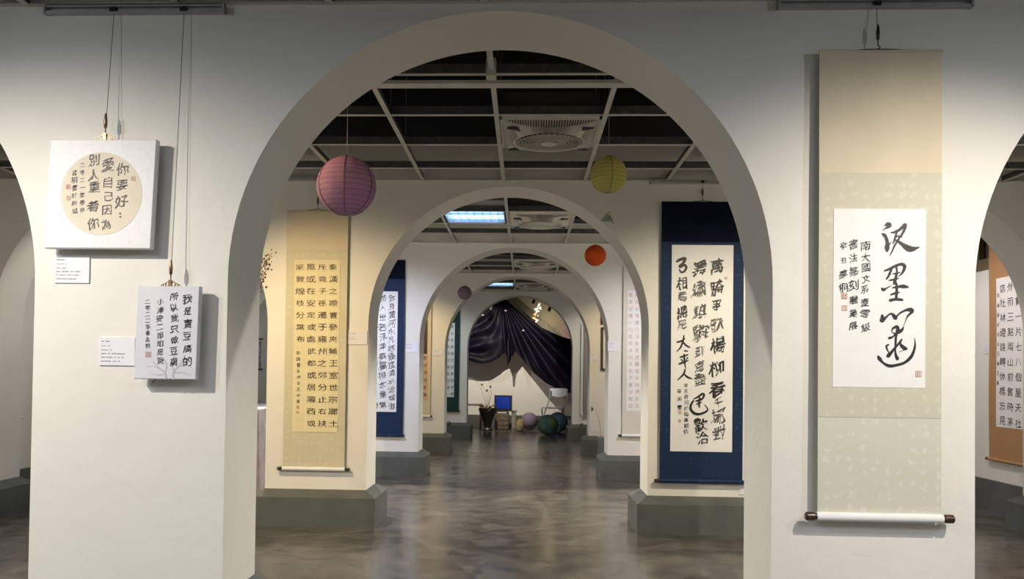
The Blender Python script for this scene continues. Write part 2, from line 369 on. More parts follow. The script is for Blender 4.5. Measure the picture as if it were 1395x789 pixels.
def arched_wall(name, y, opens, top=TOP):
    """opens: list of (x0, x1, spring height), left to right"""
    pts = [(-XS, 0), (-XS, top), (XS, top), (XS, 0)]
    for x0, x1, hs in reversed(opens):
        c = (x0 + x1) / 2; r = (x1 - x0) / 2
        pts.append((x1, 0))
        for k in range(0, 57):
            a = pi * k / 56; pts.append((c + r * cos(a), hs + r * sin(a)))
        pts.append((x0, 0))
    n = len(pts); import bmesh
    bm = bmesh.new(); vs = [bm.verts.new((p[0], y, p[1])) for p in pts]; f = bm.faces.new(vs)
    ex = bmesh.ops.extrude_face_region(bm, geom=[f])
    bmesh.ops.translate(bm, vec=(0, T, 0), verts=[g for g in ex['geom'] if isinstance(g, bmesh.types.BMVert)])
    bmesh.ops.triangulate(bm, faces=[g for g in bm.faces if len(g.verts) > 4])
    bmesh.ops.recalc_face_normals(bm, faces=bm.faces)
    me = bpy.data.meshes.new(name); bm.to_mesh(me); bm.free(); me.materials.append(M['wall'])
    me.polygons.foreach_set('use_smooth', [True] * len(me.polygons)); me.set_sharp_from_angle(angle=math.radians(25))
    o = link(bpy.data.objects.new(name, me)); ORI[o.name] = (0, 0, 0); tag(o, kind='structure')
    # plinths round the feet of the piers
    e, hp, hj = 0.081, 0.207, 0.258
    xs = [-XS] + [x for op in opens for x in op[:2]] + [XS]
    for i in range(0, len(xs), 2):
        x0, x1 = xs[i], xs[i + 1]; E0 = 0 if i == 0 else e; E1 = 0 if i == len(xs) - 2 else e
        b = MB(); g = .001
        def rect(p, q, ef, z): return [(x0 - p, y - ef, z), (x1 + q, y - ef, z), (x1 + q, y + T + ef, z), (x0 - p, y + T + ef, z)]
        vs = rect(E0, E1, e, 0) + rect(E0, E1, e, hp) + rect(g if E0 else 0, g if E1 else 0, g, hj)
        b.add(vs, [(3, 2, 1, 0)] + [(r * 4 + k, r * 4 + (k + 1) % 4, r * 4 + 4 + (k + 1) % 4, r * 4 + 4 + k) for r in (0, 1) for k in range(4)] + [(8, 9, 10, 11)])
        b.build('plinth', M['plinth'], o)
    return o
side = lambda s, x0, x1, h: (x0, x1, h)
walls = []
cent = [(-1.006, 1.022), (-1.015, 0.997), (-1.010, 1.004), (-0.997, 1.018), (-0.862, 0.928)]
hs_ = [1.456, 1.45, 1.447, 1.455, 1.54]
for i, nm in enumerate(('wall_front', 'wall_second', 'wall_third', 'wall_fourth', 'wall_fifth')):
    xl = -1.752 ; xr = 1.746
    walls.append(arched_wall(nm, D[i], [(-3.81, xl, 1.44), (cent[i][0], cent[i][1], hs_[i]), (xr, 3.81, 1.44)]))
# outer walls, with a dark slatted opening high in the right one
b = MB(); b.box(XS, XS + .25, -2.5, 6.63, 0, 3.15); b.box(XS, XS + .25, 9.264, 18.1, 0, 3.15)
b.box(XS, XS + .25, 6.63, 9.264, 0, 2.09); b.box(XS, XS + .25, 6.63, 9.264, 2.62, 3.15)
tag(b.build('wall_right', M['wall']), kind='structure')
tag(MB().box(-XS - .25, -XS, -2.5, 18.1, 0, 3.15).build('wall_left', M['wall']), kind='structure')
tag(MB().box(-XS - .25, XS + .25, -2.8, -2.5, 0, 3.15).build('rear_light_block', M['wall']), kind='structure')  # unseen wall added behind the camera to shut out world light and bounce fill
tag(MB().box(-XS - .25, XS + .25, 17.8, 18.1, 0, 3.15).build('wall_back', M['wall']), kind='structure')
for s, nm in ((-1, 'baseboard_left'), (1, 'baseboard_right')):
    b = MB(); bays = [(3.70, 6.15), (6.72, 9.18), (9.75, 12.01), (12.58, 14.69), (15.26, 17.8)]
    for y0, y1 in bays:
        x0, x1 = sorted((s * (XS - .03), s * XS)); b.box(x0, x1, y0, y1, 0, .262)
    tag(b.build(nm, M['plinth']), kind='structure')
tag(MB().box(-XS + .03, XS - .03, 17.74, 17.8, 0, .25).build('baseboard_back', M['plinth']), kind='structure')
# slatted high window right
wn = tag(MB().box(XS + .20, XS + .24, 6.63, 9.264, 2.09, 2.62).build('window_1', M['wdark']), kind='structure')
MB().box(XS - .01, XS + .12, 6.64, 9.25, 2.055, 2.15).build('window_sill', M['wframe'], wn)
for k in range(17):
    y = 6.70 + k * .155
    MB().box(XS + .08, XS + .12, y, y + .035, 2.15, 2.62).build('slat', M['wframe'], wn)
# tall dark window left
wl = tag(MB().box(-XS, -XS + .012, 7.30, 8.05, .27, 2.0).build('window_2', M['wdark']), kind='structure')
MB().box(-XS, -XS + .03, 7.26, 7.30, .262, 2.03).build('window_frame', M['frame'], wl)
MB().box(-XS, -XS + .03, 8.05, 8.09, .262, 2.03).build('window_frame', M['frame'], wl)
MB().box(-XS, -XS + .03, 7.30, 8.05, .90, .96).build('crossbar', M['bar'], wl)

# ---------------------------------------------------------------- suspended ceiling grid
rnd = random.Random(4)
longx = [-.05 + .583 * k for k in range(-6, 8)]
bays = [(-2.5, D[0], [-2.0, -1.4, -.8, -.2, .41, 1.02, 1.63, 2.24, 2.85]),
        (D[0] + T, D[1], [4.01, 4.65, 5.26, 5.87]), (D[1] + T, D[2], [6.84, 7.45, 8.05, 8.62]),
        (D[2] + T, D[3], [10.0, 10.6, 11.2, 11.72]), (D[3] + T, D[4], [12.75, 13.35, 13.93, 14.42])]
for bi, (y0, y1, lines) in enumerate(bays):
    for y in lines:
        f = MB().box(-XS, XS, y - .012, y + .012, CEIL, CEIL + .004)
        fo = f.build('cross_bar', M['bar'], ceil)
        wb = MB().box(-XS, XS, y + .002, y + .006, CEIL + .004, CEIL + .052)
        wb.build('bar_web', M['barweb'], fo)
    edge = MB().box(-XS, XS, y1 - .022, y1 - .001, CEIL - .001, CEIL + .003); edge.build('edge_bar', M['bar'], ceil)
    edge = MB().box(-XS, XS, y0 + .001, y0 + .022, CEIL - .001, CEIL + .003); edge.build('edge_bar', M['bar'], ceil)
    for k, x in enumerate(longx):
        f = MB().box(x - .013, x + .013, y0, y1, CEIL - .004, CEIL)
        fo = f.build('long_bar', M['bar'], ceil)
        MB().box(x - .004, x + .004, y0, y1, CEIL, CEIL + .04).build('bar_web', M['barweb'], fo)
        for y in lines[1:3]:
            fo2 = MB().tube([(x, y + .05, CEIL + .04), (x, y + .05, 3.15)], .003, 5)
            fo2.build('hanger_rod', M['barweb'], fo)
# heavier runner across bay one and its bracket
MB().box(-XS, XS, 4.065, 4.135, CEIL - .022, CEIL - .006).build('runner', M['bar'], ceil)
MB().box(-.075, -.03, 3.93, 4.0, CEIL - .03, CEIL + .05).build('bracket', M['bar'], ceil)
# roof beams up in the dark
for y in (4.9, 7.9, 10.8, 13.6):
    MB().box(-XS, XS, y, y + .18, 3.0, 3.15).build('roof_beam', M['void'], ceil)

# ---------------------------------------------------------------- ceiling fans and lights
def fan(x0, x1, y0, y1, label):
    cx, cy = (x0 + x1) / 2, (y0 + y1) / 2; z = CEIL - .006
    t = thing('ceiling_fan', (cx, cy, z), label, 'ceiling fan', 'square fans set in the ceiling grid')
    hx, hy = (x1 - x0) / 2 - .018, (y1 - y0) / 2 - .012; NS = 10
    sq = []; arc = []; cir = []; cin = []
    for sd in range(4):
        for k in range(NS):
            tt = -1 + 2 * k / NS
            p = (tt, 1); q = (tt * (1 - .10), 1 - .42 * (1 - tt * tt) - .03)
            a = pi / 2 + (-tt) * pi / 4
            for _ in range(sd): p = (p[1], -p[0]); q = (q[1], -q[0])
            a -= sd * pi / 2
            sq.append((cx + p[0] * hx, cy + p[1] * hy, z)); arc.append((cx + q[0] * hx, cy + q[1] * hy, z - .018))
            cir.append((cx + .205 * cos(a), cy + .205 * sin(a), z - .062)); cin.append((cx + .190 * cos(a), cy + .190 * sin(a), z - .058))
    n = 4 * NS; b = MB()
    up = [(p[0], p[1], z - .010 + .0) for p in arc]
    vs = arc + cir + cin; b.add(vs, [(r * n + k, r * n + (k + 1) % n, (r + 1) * n + (k + 1) % n, (r + 1) * n + k) for r in (0, 1) for k in range(n)])
    # corner webs reaching the frame
    for sd in range(4):
        c = sq[sd * NS]; i = sd * NS
        b.add([c, arc[(i + 1) % n], arc[i], arc[(i - 1) % n]], [(0, 1, 2), (0, 2, 3)])
    b.build('housing', M['fan'], t, smooth=True, ang=50)
    fr = MB()
    for (a0, a1, b0, b1) in ((-1, 1, 1, .965), (-1, 1, -1, -.965), (-1, -.965, -1, 1), (.965, 1, -1, 1)):
        fr.box(cx + hx * min(a0, a1), cx + hx * max(a0, a1), cy + hy * min(b0, b1), cy + hy * max(b0, b1), z - .012, z + .01)
    fr.build('frame', M['fan'], t)
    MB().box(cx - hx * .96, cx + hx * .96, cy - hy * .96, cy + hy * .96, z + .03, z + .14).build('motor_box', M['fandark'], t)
    sl = MB()
    for sd in range(4):
        for k in range(1, 38):
            tt = -1 + 2 * k / 38; p = (tt, .97); q = (tt * .97, 1 - .42 * (1 - tt * tt) - .03)
            for _ in range(sd): p = (p[1], -p[0]); q = (q[1], -q[0])
            sl.tube([(cx + p[0] * hx, cy + p[1] * hy, z - .006), (cx + q[0] * hx, cy + q[1] * hy, z - .018)], .0035, 4, False)
    tag(sl.build('louvre', M['fan'], t), kind='stuff')
    g = MB()
    for r in (.03, .055, .075, .095, .115, .135, .155, .173): g.ring((cx, cy, z - .062), (0, 0, 1), r, .0022, 32, 4)
    for k in range(36):
        a = 2 * pi * k / 36
        g.tube([(cx + rr * cos(a + .5 * (rr - .05) / .14), cy + rr * sin(a + .5 * (rr - .05) / .14), z - .060) for rr in (.05, .09, .14, .192)], .0017, 4, False)
    tag(g.build('grille', M['fan'], t), kind='stuff')
    MB().lathe((cx, cy, z - .074), [(.045, .012), (.048, .004), (.035, 0), (.01, 0)], 20).build('hub', M['fan'], t, smooth=True)
    for k in range(5):
        a = 2 * pi * k / 5 + .3; bl = MB()
        bl.grid(lambda s, w_: (cx + (.045 + s * .125) * cos(a + .35 * w_), cy + (.045 + s * .125) * sin(a + .35 * w_), z - .03 + .02 * w_), 4, 3, (0, 0, .003))
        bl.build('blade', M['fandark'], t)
    for sx in (-1, 1):
        for sy in (-1, 1):
            ax, ay = cx + sx * hx * .70, cy + sy * hy * .64; v = MB()
            P = [(ax - sx * .035, ay - sy * .02), (ax + sx * .045, ay + sy * .045), (ax - sx * .012, ay + sy * .045)]
            zz = z - .036
            v.add([(p[0], p[1], zz) for p in P] + [(p[0], p[1], zz - .010) for p in P], [(0, 1, 2), (5, 4, 3), (0, 3, 4, 1), (1, 4, 5, 2), (2, 5, 3, 0)])
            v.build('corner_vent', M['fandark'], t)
fan(-.05, .533, 4.65, 5.26, 'white square ceiling fan nearest the camera, behind the first arch')
fan(-.05, .533, 7.45, 8.05, 'white square ceiling fan beside the blue ceiling light, seen through the second arch')
fan(-.05, .533, 10.6, 11.2, 'white square ceiling fan seen through the third arch, with no light beside it')
fan(-.05, .533, 13.35, 13.93, 'farthest small ceiling fan, seen through the fourth arch')

def louvre_light(x0, x1, y0, y1, label):
    t = thing('ceiling_light', ((x0 + x1) / 2, (y0 + y1) / 2, CEIL + .01), label, 'ceiling light')
    em = mat('blue_lit_reflector', (.2, .4, .8), .5, emit=(0.08, 0.30, 1.0), es=1.5, var=.02)
    tb = mat('cold_tube', (.8, .9, 1), .5, emit=(0.55, 0.85, 1.0), es=2.6, var=.02)
    fin = mat('mirror_fin', (.7, .78, .9), .18, metal=1.0, var=.03)
    MB().box(x0 + .015, x1 - .015, y0 + .015, y1 - .015, CEIL + .085, CEIL + .10).build('reflector', em, t)
    MB().box(x0 + .008, x1 - .008, y0 + .008, y1 - .008, CEIL + .101, CEIL + .13).build('housing', M['barweb'], t)
    f = MB()
    f.box(x0 + .012, x0 + .02, y0 + .012, y1 - .012, CEIL + .006, CEIL + .101); f.box(x1 - .02, x1 - .012, y0 + .012, y1 - .012, CEIL + .006, CEIL + .101)
    f.box(x0 + .02, x1 - .02, y0 + .012, y0 + .02, CEIL + .006, CEIL + .101); f.box(x0 + .02, x1 - .02, y1 - .02, y1 - .012, CEIL + .006, CEIL + .101)
    f.build('frame', M['bar'], t)
    for k in range(3):
        y = y0 + .1 + k * (y1 - y0 - .2) / 2
        MB().tube([(x0 + .03, y, CEIL + .062), (x1 - .03, y, CEIL + .062)], .013, 10).build('tube', tb, t)
    for k in range(1, 8):
        x = x0 + (x1 - x0) * k / 8; MB().box(x - .002, x + .002, y0 + .02, y1 - .02, CEIL + .008, CEIL + .042).build('fin', fin, t)
    for k in (1, 2):
        y = y0 + (y1 - y0) * k / 3; MB().box(x0 + .02, x1 - .02, y - .002, y + .002, CEIL + .008, CEIL + .042).build('fin', fin, t)
louvre_light(-.633 + .013, -.05 - .013, 7.45, 8.05, 'blue-lit louvred ceiling light seen through the second arch')
louvre_light(-.633 + .013, -.05 - .013, 13.35, 13.93, 'small distant blue ceiling light seen through the fourth arch')

# ---------------------------------------------------------------- writing
TXT = {
 'canvas': '你要好愛自己因為別人重着二零一年春仲孟桐書於府城',
 'canvas2': '我是賣豆腐的所以只做小津安二郎如說零年春',
 'big': '南大國文系壹零級書法篆刻畢業展辛丑夢桐',
 'blue': '萬騎爭歌楊柳春千場對舞繡騏驎到處盡逢歡洽事相看總是太平人辛丑荷月於臨書觀前李明印',
 'cao': '秦漢之際曹參夾輔王室世宗廓土斥竟子孫遷于雍州之郊分止右扶風或在安定或處武都或居隴西或家敦煌枝分葉布節臨曹全碑辛丑年春',
 'river': '我見黃河水凡經幾度清水流如激箭人世若浮萍癡屬根本業無明煩惱坑輪迴幾許劫只為造迷盲',
 'heart': '觀自在菩薩行深般若波羅蜜多時照見五蘊皆空度一切苦厄舍利子色不異空',
 'side': '松竹杜林隱路歸休橋忘見外西三點兩山前舊時茅數一片七八個星天社溪轉現書稼軒詞雨店邊',
}
GL = {}
def make_glyphs():
    chars = sorted(set(''.join(TXT.values())))
    cu = bpy.data.curves.new('glyphs', 'FONT'); cu.body = '\n'.join(chars); cu.size = 1; cu.space_line = 2.0; cu.resolution_u = 2
    o = bpy.data.objects.new('glyphs', cu); COL.objects.link(o)
    dg = bpy.context.evaluated_depsgraph_get(); dg.update()
    me = bpy.data.meshes.new_from_object(o.evaluated_get(dg))
    bpy.data.objects.remove(o); bpy.data.curves.remove(cu)
    V = [v.co.copy() for v in me.vertices]
    ch = {}
    ys = [v.y for v in V]
    step = 2.0
    for p in me.polygons:
        yc = sum(V[i].y for i in p.vertices) / len(p.vertices)
        k = int(round((0.38 - yc) / step)); ch.setdefault(k, []).append(tuple(p.vertices))
    for k, fs in ch.items():
        if not (0 <= k < len(chars)): continue
        ids = sorted({i for f in fs for i in f}); mp = {i: j for j, i in enumerate(ids)}
        P = [(V[i].x, V[i].y + k * step) for i in ids]
        x0 = min(p[0] for p in P); x1 = max(p[0] for p in P); y0 = min(p[1] for p in P); y1 = max(p[1] for p in P)
        cx, cy = (x0 + x1) / 2, (y0 + y1) / 2; s = max(x1 - x0, y1 - y0, 1e-3); s = max(s, .5)
        GL[chars[k]] = ([((p[0] - cx) / s, (p[1] - cy) / s) for p in P], [tuple(mp[i] for i in f) for f in fs])
    bpy.data.meshes.remove(me)
make_glyphs()

class Ink:
    """brush writing laid on a sheet; every glyph is bent and thinned a little differently"""
    def __init__(s, fr, c, curl): s.fr = fr; s.c = c; s.curl = curl; s.b = MB()
    def char(s, ch, a, bb, size, sx=1.0, sy=1.0, wob=.06, shear=.12, rot=0.0, nib=.02):
        if ch not in GL: return
        P, Fs = GL[ch]; sd = rnd.random() * 50; out = []; nn_ = []
        r = rot + rnd.uniform(-.05, .05); ca, sa = cos(r), sin(r)
        for x, y in P:
            n1 = noise.noise(Vector((x * 2.3 + sd, y * 2.3, .3))); n2 = noise.noise(Vector((x * 2.3, y * 2.3 + sd, 9.1)))
            n3 = noise.noise(Vector((x * 9 + sd, y * 9, 4.3))); n4 = noise.noise(Vector((x * 9, y * 9 + sd, 7.7)))
            x2 = x + wob * n1 * 1.6 + wob * .45 * n3; y2 = y + wob * n2 * 1.6 + wob * .45 * n4 + shear * x
            x2, y2 = x2 * sx * size, y2 * sy * size; x2, y2 = x2 * ca - y2 * sa, x2 * sa + y2 * ca
            out.append(s.fr.pt(a + x2, bb + y2, s.c + s.curl(a + x2, bb + y2)))
            kx = size * nib * (.55 + .9 * abs(noise.noise(Vector((x * 3 + sd, y * 3, 2.2))))); x3 = x2 + kx; y3 = y2 - kx * .75
            nn_.append(s.fr.pt(a + x3, bb + y3, s.c + .00012 + s.curl(a + x3, bb + y3)))
        s.b.add(out, Fs)
        if nib: s.b.add(nn_, Fs)
    def col(s, txt, u, v0, v1, px, **k):
        """a column of characters; u,v0,v1,px are read off the photograph, then carried to the sheet"""
        a0, b0 = s.fr.hit(u, v0, s.c); a1, b1 = s.fr.hit(u, v1, s.c)
        e = s.fr.hit(u + px, v0, s.c); size = (Vector((e[0] - a0, e[1] - b0))).length
        n = len(txt)
        for i, ch in enumerate(txt):
            t = i / max(1, n - 1); j = size * .04
            s.char(ch, a0 + (a1 - a0) * t + rnd.uniform(-j, j), b0 + (b1 - b0) * t, size * rnd.uniform(.84, .98), **k)
    def each(s, items, **k):
        for ch, u, v, px in items:
            a, bb = s.fr.hit(u, v, s.c); e = s.fr.hit(u + px, v, s.c); s.char(ch, a, bb, e[0] - a, **k)
    def stroke(s, pts, tr, k_=1.6):
        """one brush stroke of changing width; pts = (x, y, width) in tracing units, tr maps them to the photo"""
        Q = []
        for x, y, wd in pts:
            u, v = tr(x, y); a, bb = s.fr.hit(u, v, s.c); u2, v2 = tr(x + wd / 2, y); e = s.fr.hit(u2, v2, s.c)[0]
            Q.append((a, bb, abs(e - a) * k_))
        # catmull-rom
        C = []
        for i in range(len(Q) - 1):
            p0 = Q[max(i - 1, 0)]; p1 = Q[i]; p2 = Q[i + 1]; p3 = Q[min(i + 2, len(Q) - 1)]
            for k in range(8):
                t = k / 8
                C.append(tuple(.5 * ((2 * p1[j]) + (-p0[j] + p2[j]) * t + (2 * p0[j] - 5 * p1[j] + 4 * p2[j] - p3[j]) * t * t + (-p0[j] + 3 * p1[j] - 3 * p2[j] + p3[j]) * t ** 3) for j in range(3)))
        C.append(Q[-1])
        vs = []
        for i, (x, y, r) in enumerate(C):
            x0, y0, _ = C[max(i - 1, 0)]; x1, y1, _ = C[min(i + 1, len(C) - 1)]
            d = Vector((x1 - x0, y1 - y0)); d = d.normalized() if d.length > 1e-9 else Vector((1, 0)); nn = Vector((-d.y, d.x))
            r = max(r, .0004) * (1 + .10 * noise.noise(Vector((x * 150, y * 150, 1))))
            for sg in (1, -1): vs.append(s.fr.pt(x + nn.x * r * sg, y + nn.y * r * sg, s.c + s.curl(x, y) + .00002 * (i % 7)))
        s.b.add(vs, [(2 * i, 2 * i + 1, 2 * i + 3, 2 * i + 2) for i in range(len(C) - 1)])
        for (x, y, r), o in ((C[0], 0), (C[-1], 1)):
            r = max(r, .0004) * .98
            s.b.add([s.fr.pt(x + r * cos(t_ * pi / 5), y + r * sin(t_ * pi / 5), s.c + s.curl(x, y) + .00015) for t_ in range(10)], [tuple(range(10))])
    def build(s, name, m_, parent): return s.b.build(name, m_, parent)

def seal(fr, c, curl, u, v, px, parent, m_=None, label=None):
    a, bb = fr.hit(u, v, c); h = abs(fr.hit(u + px, v, c)[0] - a) / 2
    b = MB(); t = h * .16
    P = lambda x, y: fr.pt(a + x, bb + y, c + curl(a, bb) + .0002)
    def q(x0, y0, x1, y1): b.add([P(x0, y0), P(x1, y0), P(x1, y1), P(x0, y1)], [(0, 1, 2, 3)])
    q(-h, -h, h, -h + t); q(-h, h - t, h, h); q(-h, -h + t, -h + t, h - t); q(h - t, -h + t, h, h - t)
    for k in range(5):
        y = -h * .66 + k * h * .33; q(-h * .7 + (k % 2) * h * .1, y - h * .07, -h * .08, y + h * .07)
        q(h * .1, y - h * .07, h * .7 - (k % 3) * h * .15, y + h * .07)
    q(-h * .45, -h * .7, -h * .3, h * .7); q(h * .32, -h * .7, h * .46, h * .7)
    return b.build('seal_mark', m_ or M['seal'], parent)

# ---------------------------------------------------------------- rails, wires
def rail(fr, u0, u1, v, label, n=0, zc=None):
    a0, z0 = fr.hit(u0, v, .02); a1, z1 = fr.hit(u1, v, .02); z = zc if zc else (z0 + z1) / 2
    t = thing('picture_rail', fr.pt((a0 + a1) / 2, z, 0), label, 'picture rail')
    b = MB()
    b.obox(fr, a0, a1, z - .014, z + .016, .001, .006); b.obox(fr, a0, a1, z + .010, z + .016, .006, .026); b.obox(fr, a0, a1, z - .014, z - .010, .006, .026)
    b.obox(fr, a0, a1, z - .010, z - .004, .022, .026); b.build('channel', M['alu'], t)
    for a in (a0, a1 - .008): MB().obox(fr, a, a + .008, z - .016, z + .018, .001, .029).build('end_cap', M['alu'], t)
    k = 1
    while a0 + k * .25 < a1:
        MB().lathe(fr.pt(a0 + k * .25, z + .002, .006), [(.004, 0), (.004, .003), (.001, .003)], 8, fr.n).build('screw', M['steel'], t); k += 1
    return z
def wire(fr, u, v0, ztop, c, label, style='plain', group=None, off=.0, ubot=None):
    """thin steel wire from rail height down to (u, v0)"""
    a, z = fr.hit(u, v0, c); at_ = fr.hit(ubot or u, v0, c)[0] if ubot else a
    t = thing('hanging_wire', fr.pt(a, z, c), label, 'hanging wire', group)
    s = .02
    g = MB(); g.obox(fr, at_ - .012, at_ + .012, ztop - .010, ztop + .006, .012, .034); g.build('glider', M['dark'], t)
    MB().tube([fr.pt(at_, ztop - .008, .02), fr.pt(a, z + .055, c - .004), fr.pt(a, z + .02, c)], .0013, 6).build('wire', M['steel'], t)
    MB().lathe(fr.pt(a, z + .03, c), [(.002, 0), (.006, .006), (.0068, .03), (.004, .052), (.0015, .058)], 12).build('gripper', M['dark'] if style == 'plain' else M['brass'], t, smooth=True)
    hk = MB()
    hk.tube([fr.pt(a, z + .03, c), fr.pt(a, z + .012, c), fr.pt(a + .006, z + .002, c + .004), fr.pt(a + .003, z - .006, c + .006), fr.pt(a - .006, z - .002, c + .004)], .0022, 7)
    hk.build('hook', M['brass'] if style != 'plain' else M['dark'], t, smooth=True)
    if style == 'clip':
        for sg in (-1, 1):
            for k, (r, dx) in enumerate(((.009, .010), (.006, .022), (.0045, .031))):
                MB().ring(fr.pt(a + sg * dx, z - .004 - k * .003, c), fr.n, r, .0018, 16, 6).build('clip_loop', M['brass'], t, smooth=True)
        MB().obox(fr, a - .006, a + .006, z - .016, z + .012, c - .003, c + .008).build('clip_plate', M['brass'], t)
    return a, z, t

# ---------------------------------------------------------------- hanging scrolls
def scroll(fr, rect, c, label, body, top=None, seams=(), rod_v=None, knob=(0.028, .013), knob_m='wood', roll_r=.014, roll_m=None, curl_amp=.004, cordpx=None, group=None):
    """rect = (u0, v0, u1, v1) in the photograph.  Returns thing, curl function, frame data"""
    a0, b0, a1, b1 = fr.rect(*rect, c); am = (a0 + a1) / 2; hw = (a1 - a0) / 2; H = b1 - b0; sd = rnd.random() * 30
    curl = lambda a, b_: curl_amp * ((a - am) / hw) ** 2 + .0016 * sin((b_ - b0) / H * 11 + sd) * (1 - .4 * ((a - am) / hw))
    t = thing('hanging_scroll', fr.pt(am, b0, c), label, 'scroll', group)
    def sheet(name, x0, y0, x1, y1, dc, m_, th=.0022, nu=10, nv=None, parent=t):
        nv = nv or max(3, int((y1 - y0) / .05))
        fn = lambda s, w_: fr.pt(x0 + (x1 - x0) * s, y0 + (y1 - y0) * w_, c + dc + curl(x0 + (x1 - x0) * s, y0 + (y1 - y0) * w_))
        return MB().grid(fn, nu, nv, fr.n * -th).build(name, m_, parent, smooth=True)
    sheet('mount', a0, b0, a1, b1, 0, body)
    if top:
        bt = fr.hit((rect[0] + rect[2]) / 2, top[0], c)[1]; sheet('top_panel', a0, bt, a1, b1, .0016, top[1], .0012)
    for v0, v1, m_ in seams:
        um = (rect[0] + rect[2]) / 2; y1 = fr.hit(um, v0, c)[1]; y0 = fr.hit(um, v1, c)[1]; sheet('silk_band', a0, y0, a1, y1, .0012, m_, .0009)
    # top stave and cord
    MB().tube([fr.pt(a0 - .002, b1, c + curl(a0, b1)), fr.pt(am, b1, c + curl(am, b1)), fr.pt(a1 + .002, b1, c + curl(a1, b1))], .006, 8).build('top_rod', body if not top else top[1], t)
    # roller
    MB().tube([fr.pt(a0 - .004, b0, c + .006), fr.pt(a1 + .004, b0, c + .006)], roll_r, 16).build('roller', roll_m or body, t, smooth=True)
    kl, kr = knob
    for sg, e in ((-1, a0 - .004), (1, a1 + .004)):
        ax = fr.r * sg
        MB().lathe(fr.pt(e, b0, c + .006), [(kr * .8, -.002), (kr * .8, kl * .12), (kr, kl * .2), (kr * 1.04, kl * .55), (kr, kl * .9), (kr * .7, kl), (.001, kl)], 16, ax).build('roller_knob', M[knob_m], t, smooth=True)
    return t, curl, (a0, b0, a1, b1), sheet
def cord(fr, c, t, ax, bx, az, bz, atop, zt, mname='dark'):
    """hanging cord in a shallow V from two points up to the hook"""
    MB().tube([fr.pt(ax, az, c), fr.pt((ax + atop) / 2, (az + zt) / 2 + .001, c + .002), fr.pt(atop, zt, c + .004), fr.pt((bx + atop) / 2, (bz + zt) / 2 + .001, c + .002), fr.pt(bx, bz, c)], .0018, 6).build('cord', M[mname], t)
def paper_on(fr, c, t, sheet, rect, m_, name='paper', dc=.0026):
    a0, b0, a1, b1 = fr.rect(*rect, c); return sheet(name, a0, b0, a1, b1, dc, m_, .0012)

# ---- big white scroll on the right pier of the first wall
fr = FR[0]; c = .034
zr = rail(fr, 1060, 1326, 5, 'grey aluminium picture rail above the tall cream scroll on the right pier')
zl = rail(fr, 60, 306, 13, 'grey aluminium picture rail above the two white canvases on the left pier')
t, curl, R_, sheet = scroll(fr, (1114.5, 70, 1282, 705), c, 'tall cream scroll with four large black characters on the right pier of the nearest wall', M['silkc'], top=(236, M['silkt']),
    seams=((236, 569, M['silkd']),), knob=(.040, .0155), roll_r=.0165, roll_m=M['paper'])
paper_on(fr, c, t, sheet, (1134.5, 285, 1260, 528), M['paper'])
a, z, _ = wire(fr, 1196, 66, zr, c, 'thin wire with black gripper holding the tall cream scroll')
x0, _z0 = fr.hit(1163, 69, c); x1, _z1 = fr.hit(1235, 69, c)
cord(fr, c, t, x0, x1, R_[3] + .004, R_[3] + .004, a, z - .004)
ci = c + .0034
ink = Ink(fr, ci, curl)
A = lambda x, y: (1130 + x / 5.844, 290 + y / 5.844); B = lambda x, y: (1130 + x / 5.844, 400 + y / 5.844)
SA = [
 [(440,103,6),(462,92,22),(474,100,26),(462,115,14),(440,128,6),(422,140,3)],
 [(418,168,8),(436,178,18),(450,200,16),(460,240,18),(458,280,24),(458,302,14)],
 [(462,268,9),(478,250,6),(492,228,3)],
 [(492,158,8),(525,152,13),(565,128,15),(597,96,16),(602,110,15),(583,160,11),(545,215,10),(515,268,9),(495,312,7),(478,340,3)],
 [(535,150,9),(522,200,10),(506,245,6)],
 [(520,196,6),(548,186,8),(575,192,6)],
 [(512,212,5),(545,228,13),(585,256,20),(628,284,32),(664,288,24),(716,273,3)],
 [(438,462,8),(480,446,13),(530,421,14),(574,409,15),(597,424,17),(592,455,14),(572,488,9),(550,505,4)],
 [(492,452,12),(474,497,12),(455,526,8)],
 [(530,420,9),(537,470,10),(527,520,14),(518,556,16),(512,568,8)],
 [(505,486,6),(540,481,9),(562,474,5)],
 [(478,537,7),(515,531,11),(548,521,6)],
 [(418,602,10),(432,612,16),(455,600,8),(492,578,3)],
 [(505,596,8),(545,588,12),(590,586,20),(626,592,8)],
 [(532,560,10),(536,620,14),(530,690,12)],
 [(488,652,7),(522,641,12),(556,634,6)],
 [(486,696,16),(530,688,14),(578,693,13)]]
SB = [
 [(413,190,7),(420,172,9),(428,190,12),(418,210,22),(428,214,16),(455,185,10),(488,160,9),(510,172,16),(526,192,22),(537,180,10),(562,156,9),(610,132,13),(648,130,22),(656,146,16),(622,182,8),(602,230,3),(590,262,3)],
 [(480,354,15),(505,345,9),(522,322,8),(498,302,4),(508,276,11),(538,265,17),(546,285,18),(545,308,20),(575,292,16),(590,268,6)],
 [(540,300,14),(530,350,11),(528,400,11),(525,450,9),(530,490,13),(542,518,18)],
 [(470,408,9),(454,420,10),(462,446,8),(474,470,5)],
 [(576,365,8),(546,405,10),(502,458,14),(470,496,20)],
 [(574,368,8),(564,398,11),(586,426,18),(612,440,12),(585,452,4),(555,466,3)],
 [(390,500,10),(400,518,18),(430,552,11),(478,576,17),(540,569,14),(600,549,14),(645,510,16),(668,468,13),(682,410,9),(678,355,2)]]
for s in SA: ink.stroke(s, A)
for s in SB: ink.stroke(s, B)
ink.build('large_calligraphy', M['ink'], t)
ink = Ink(fr, ci, curl)
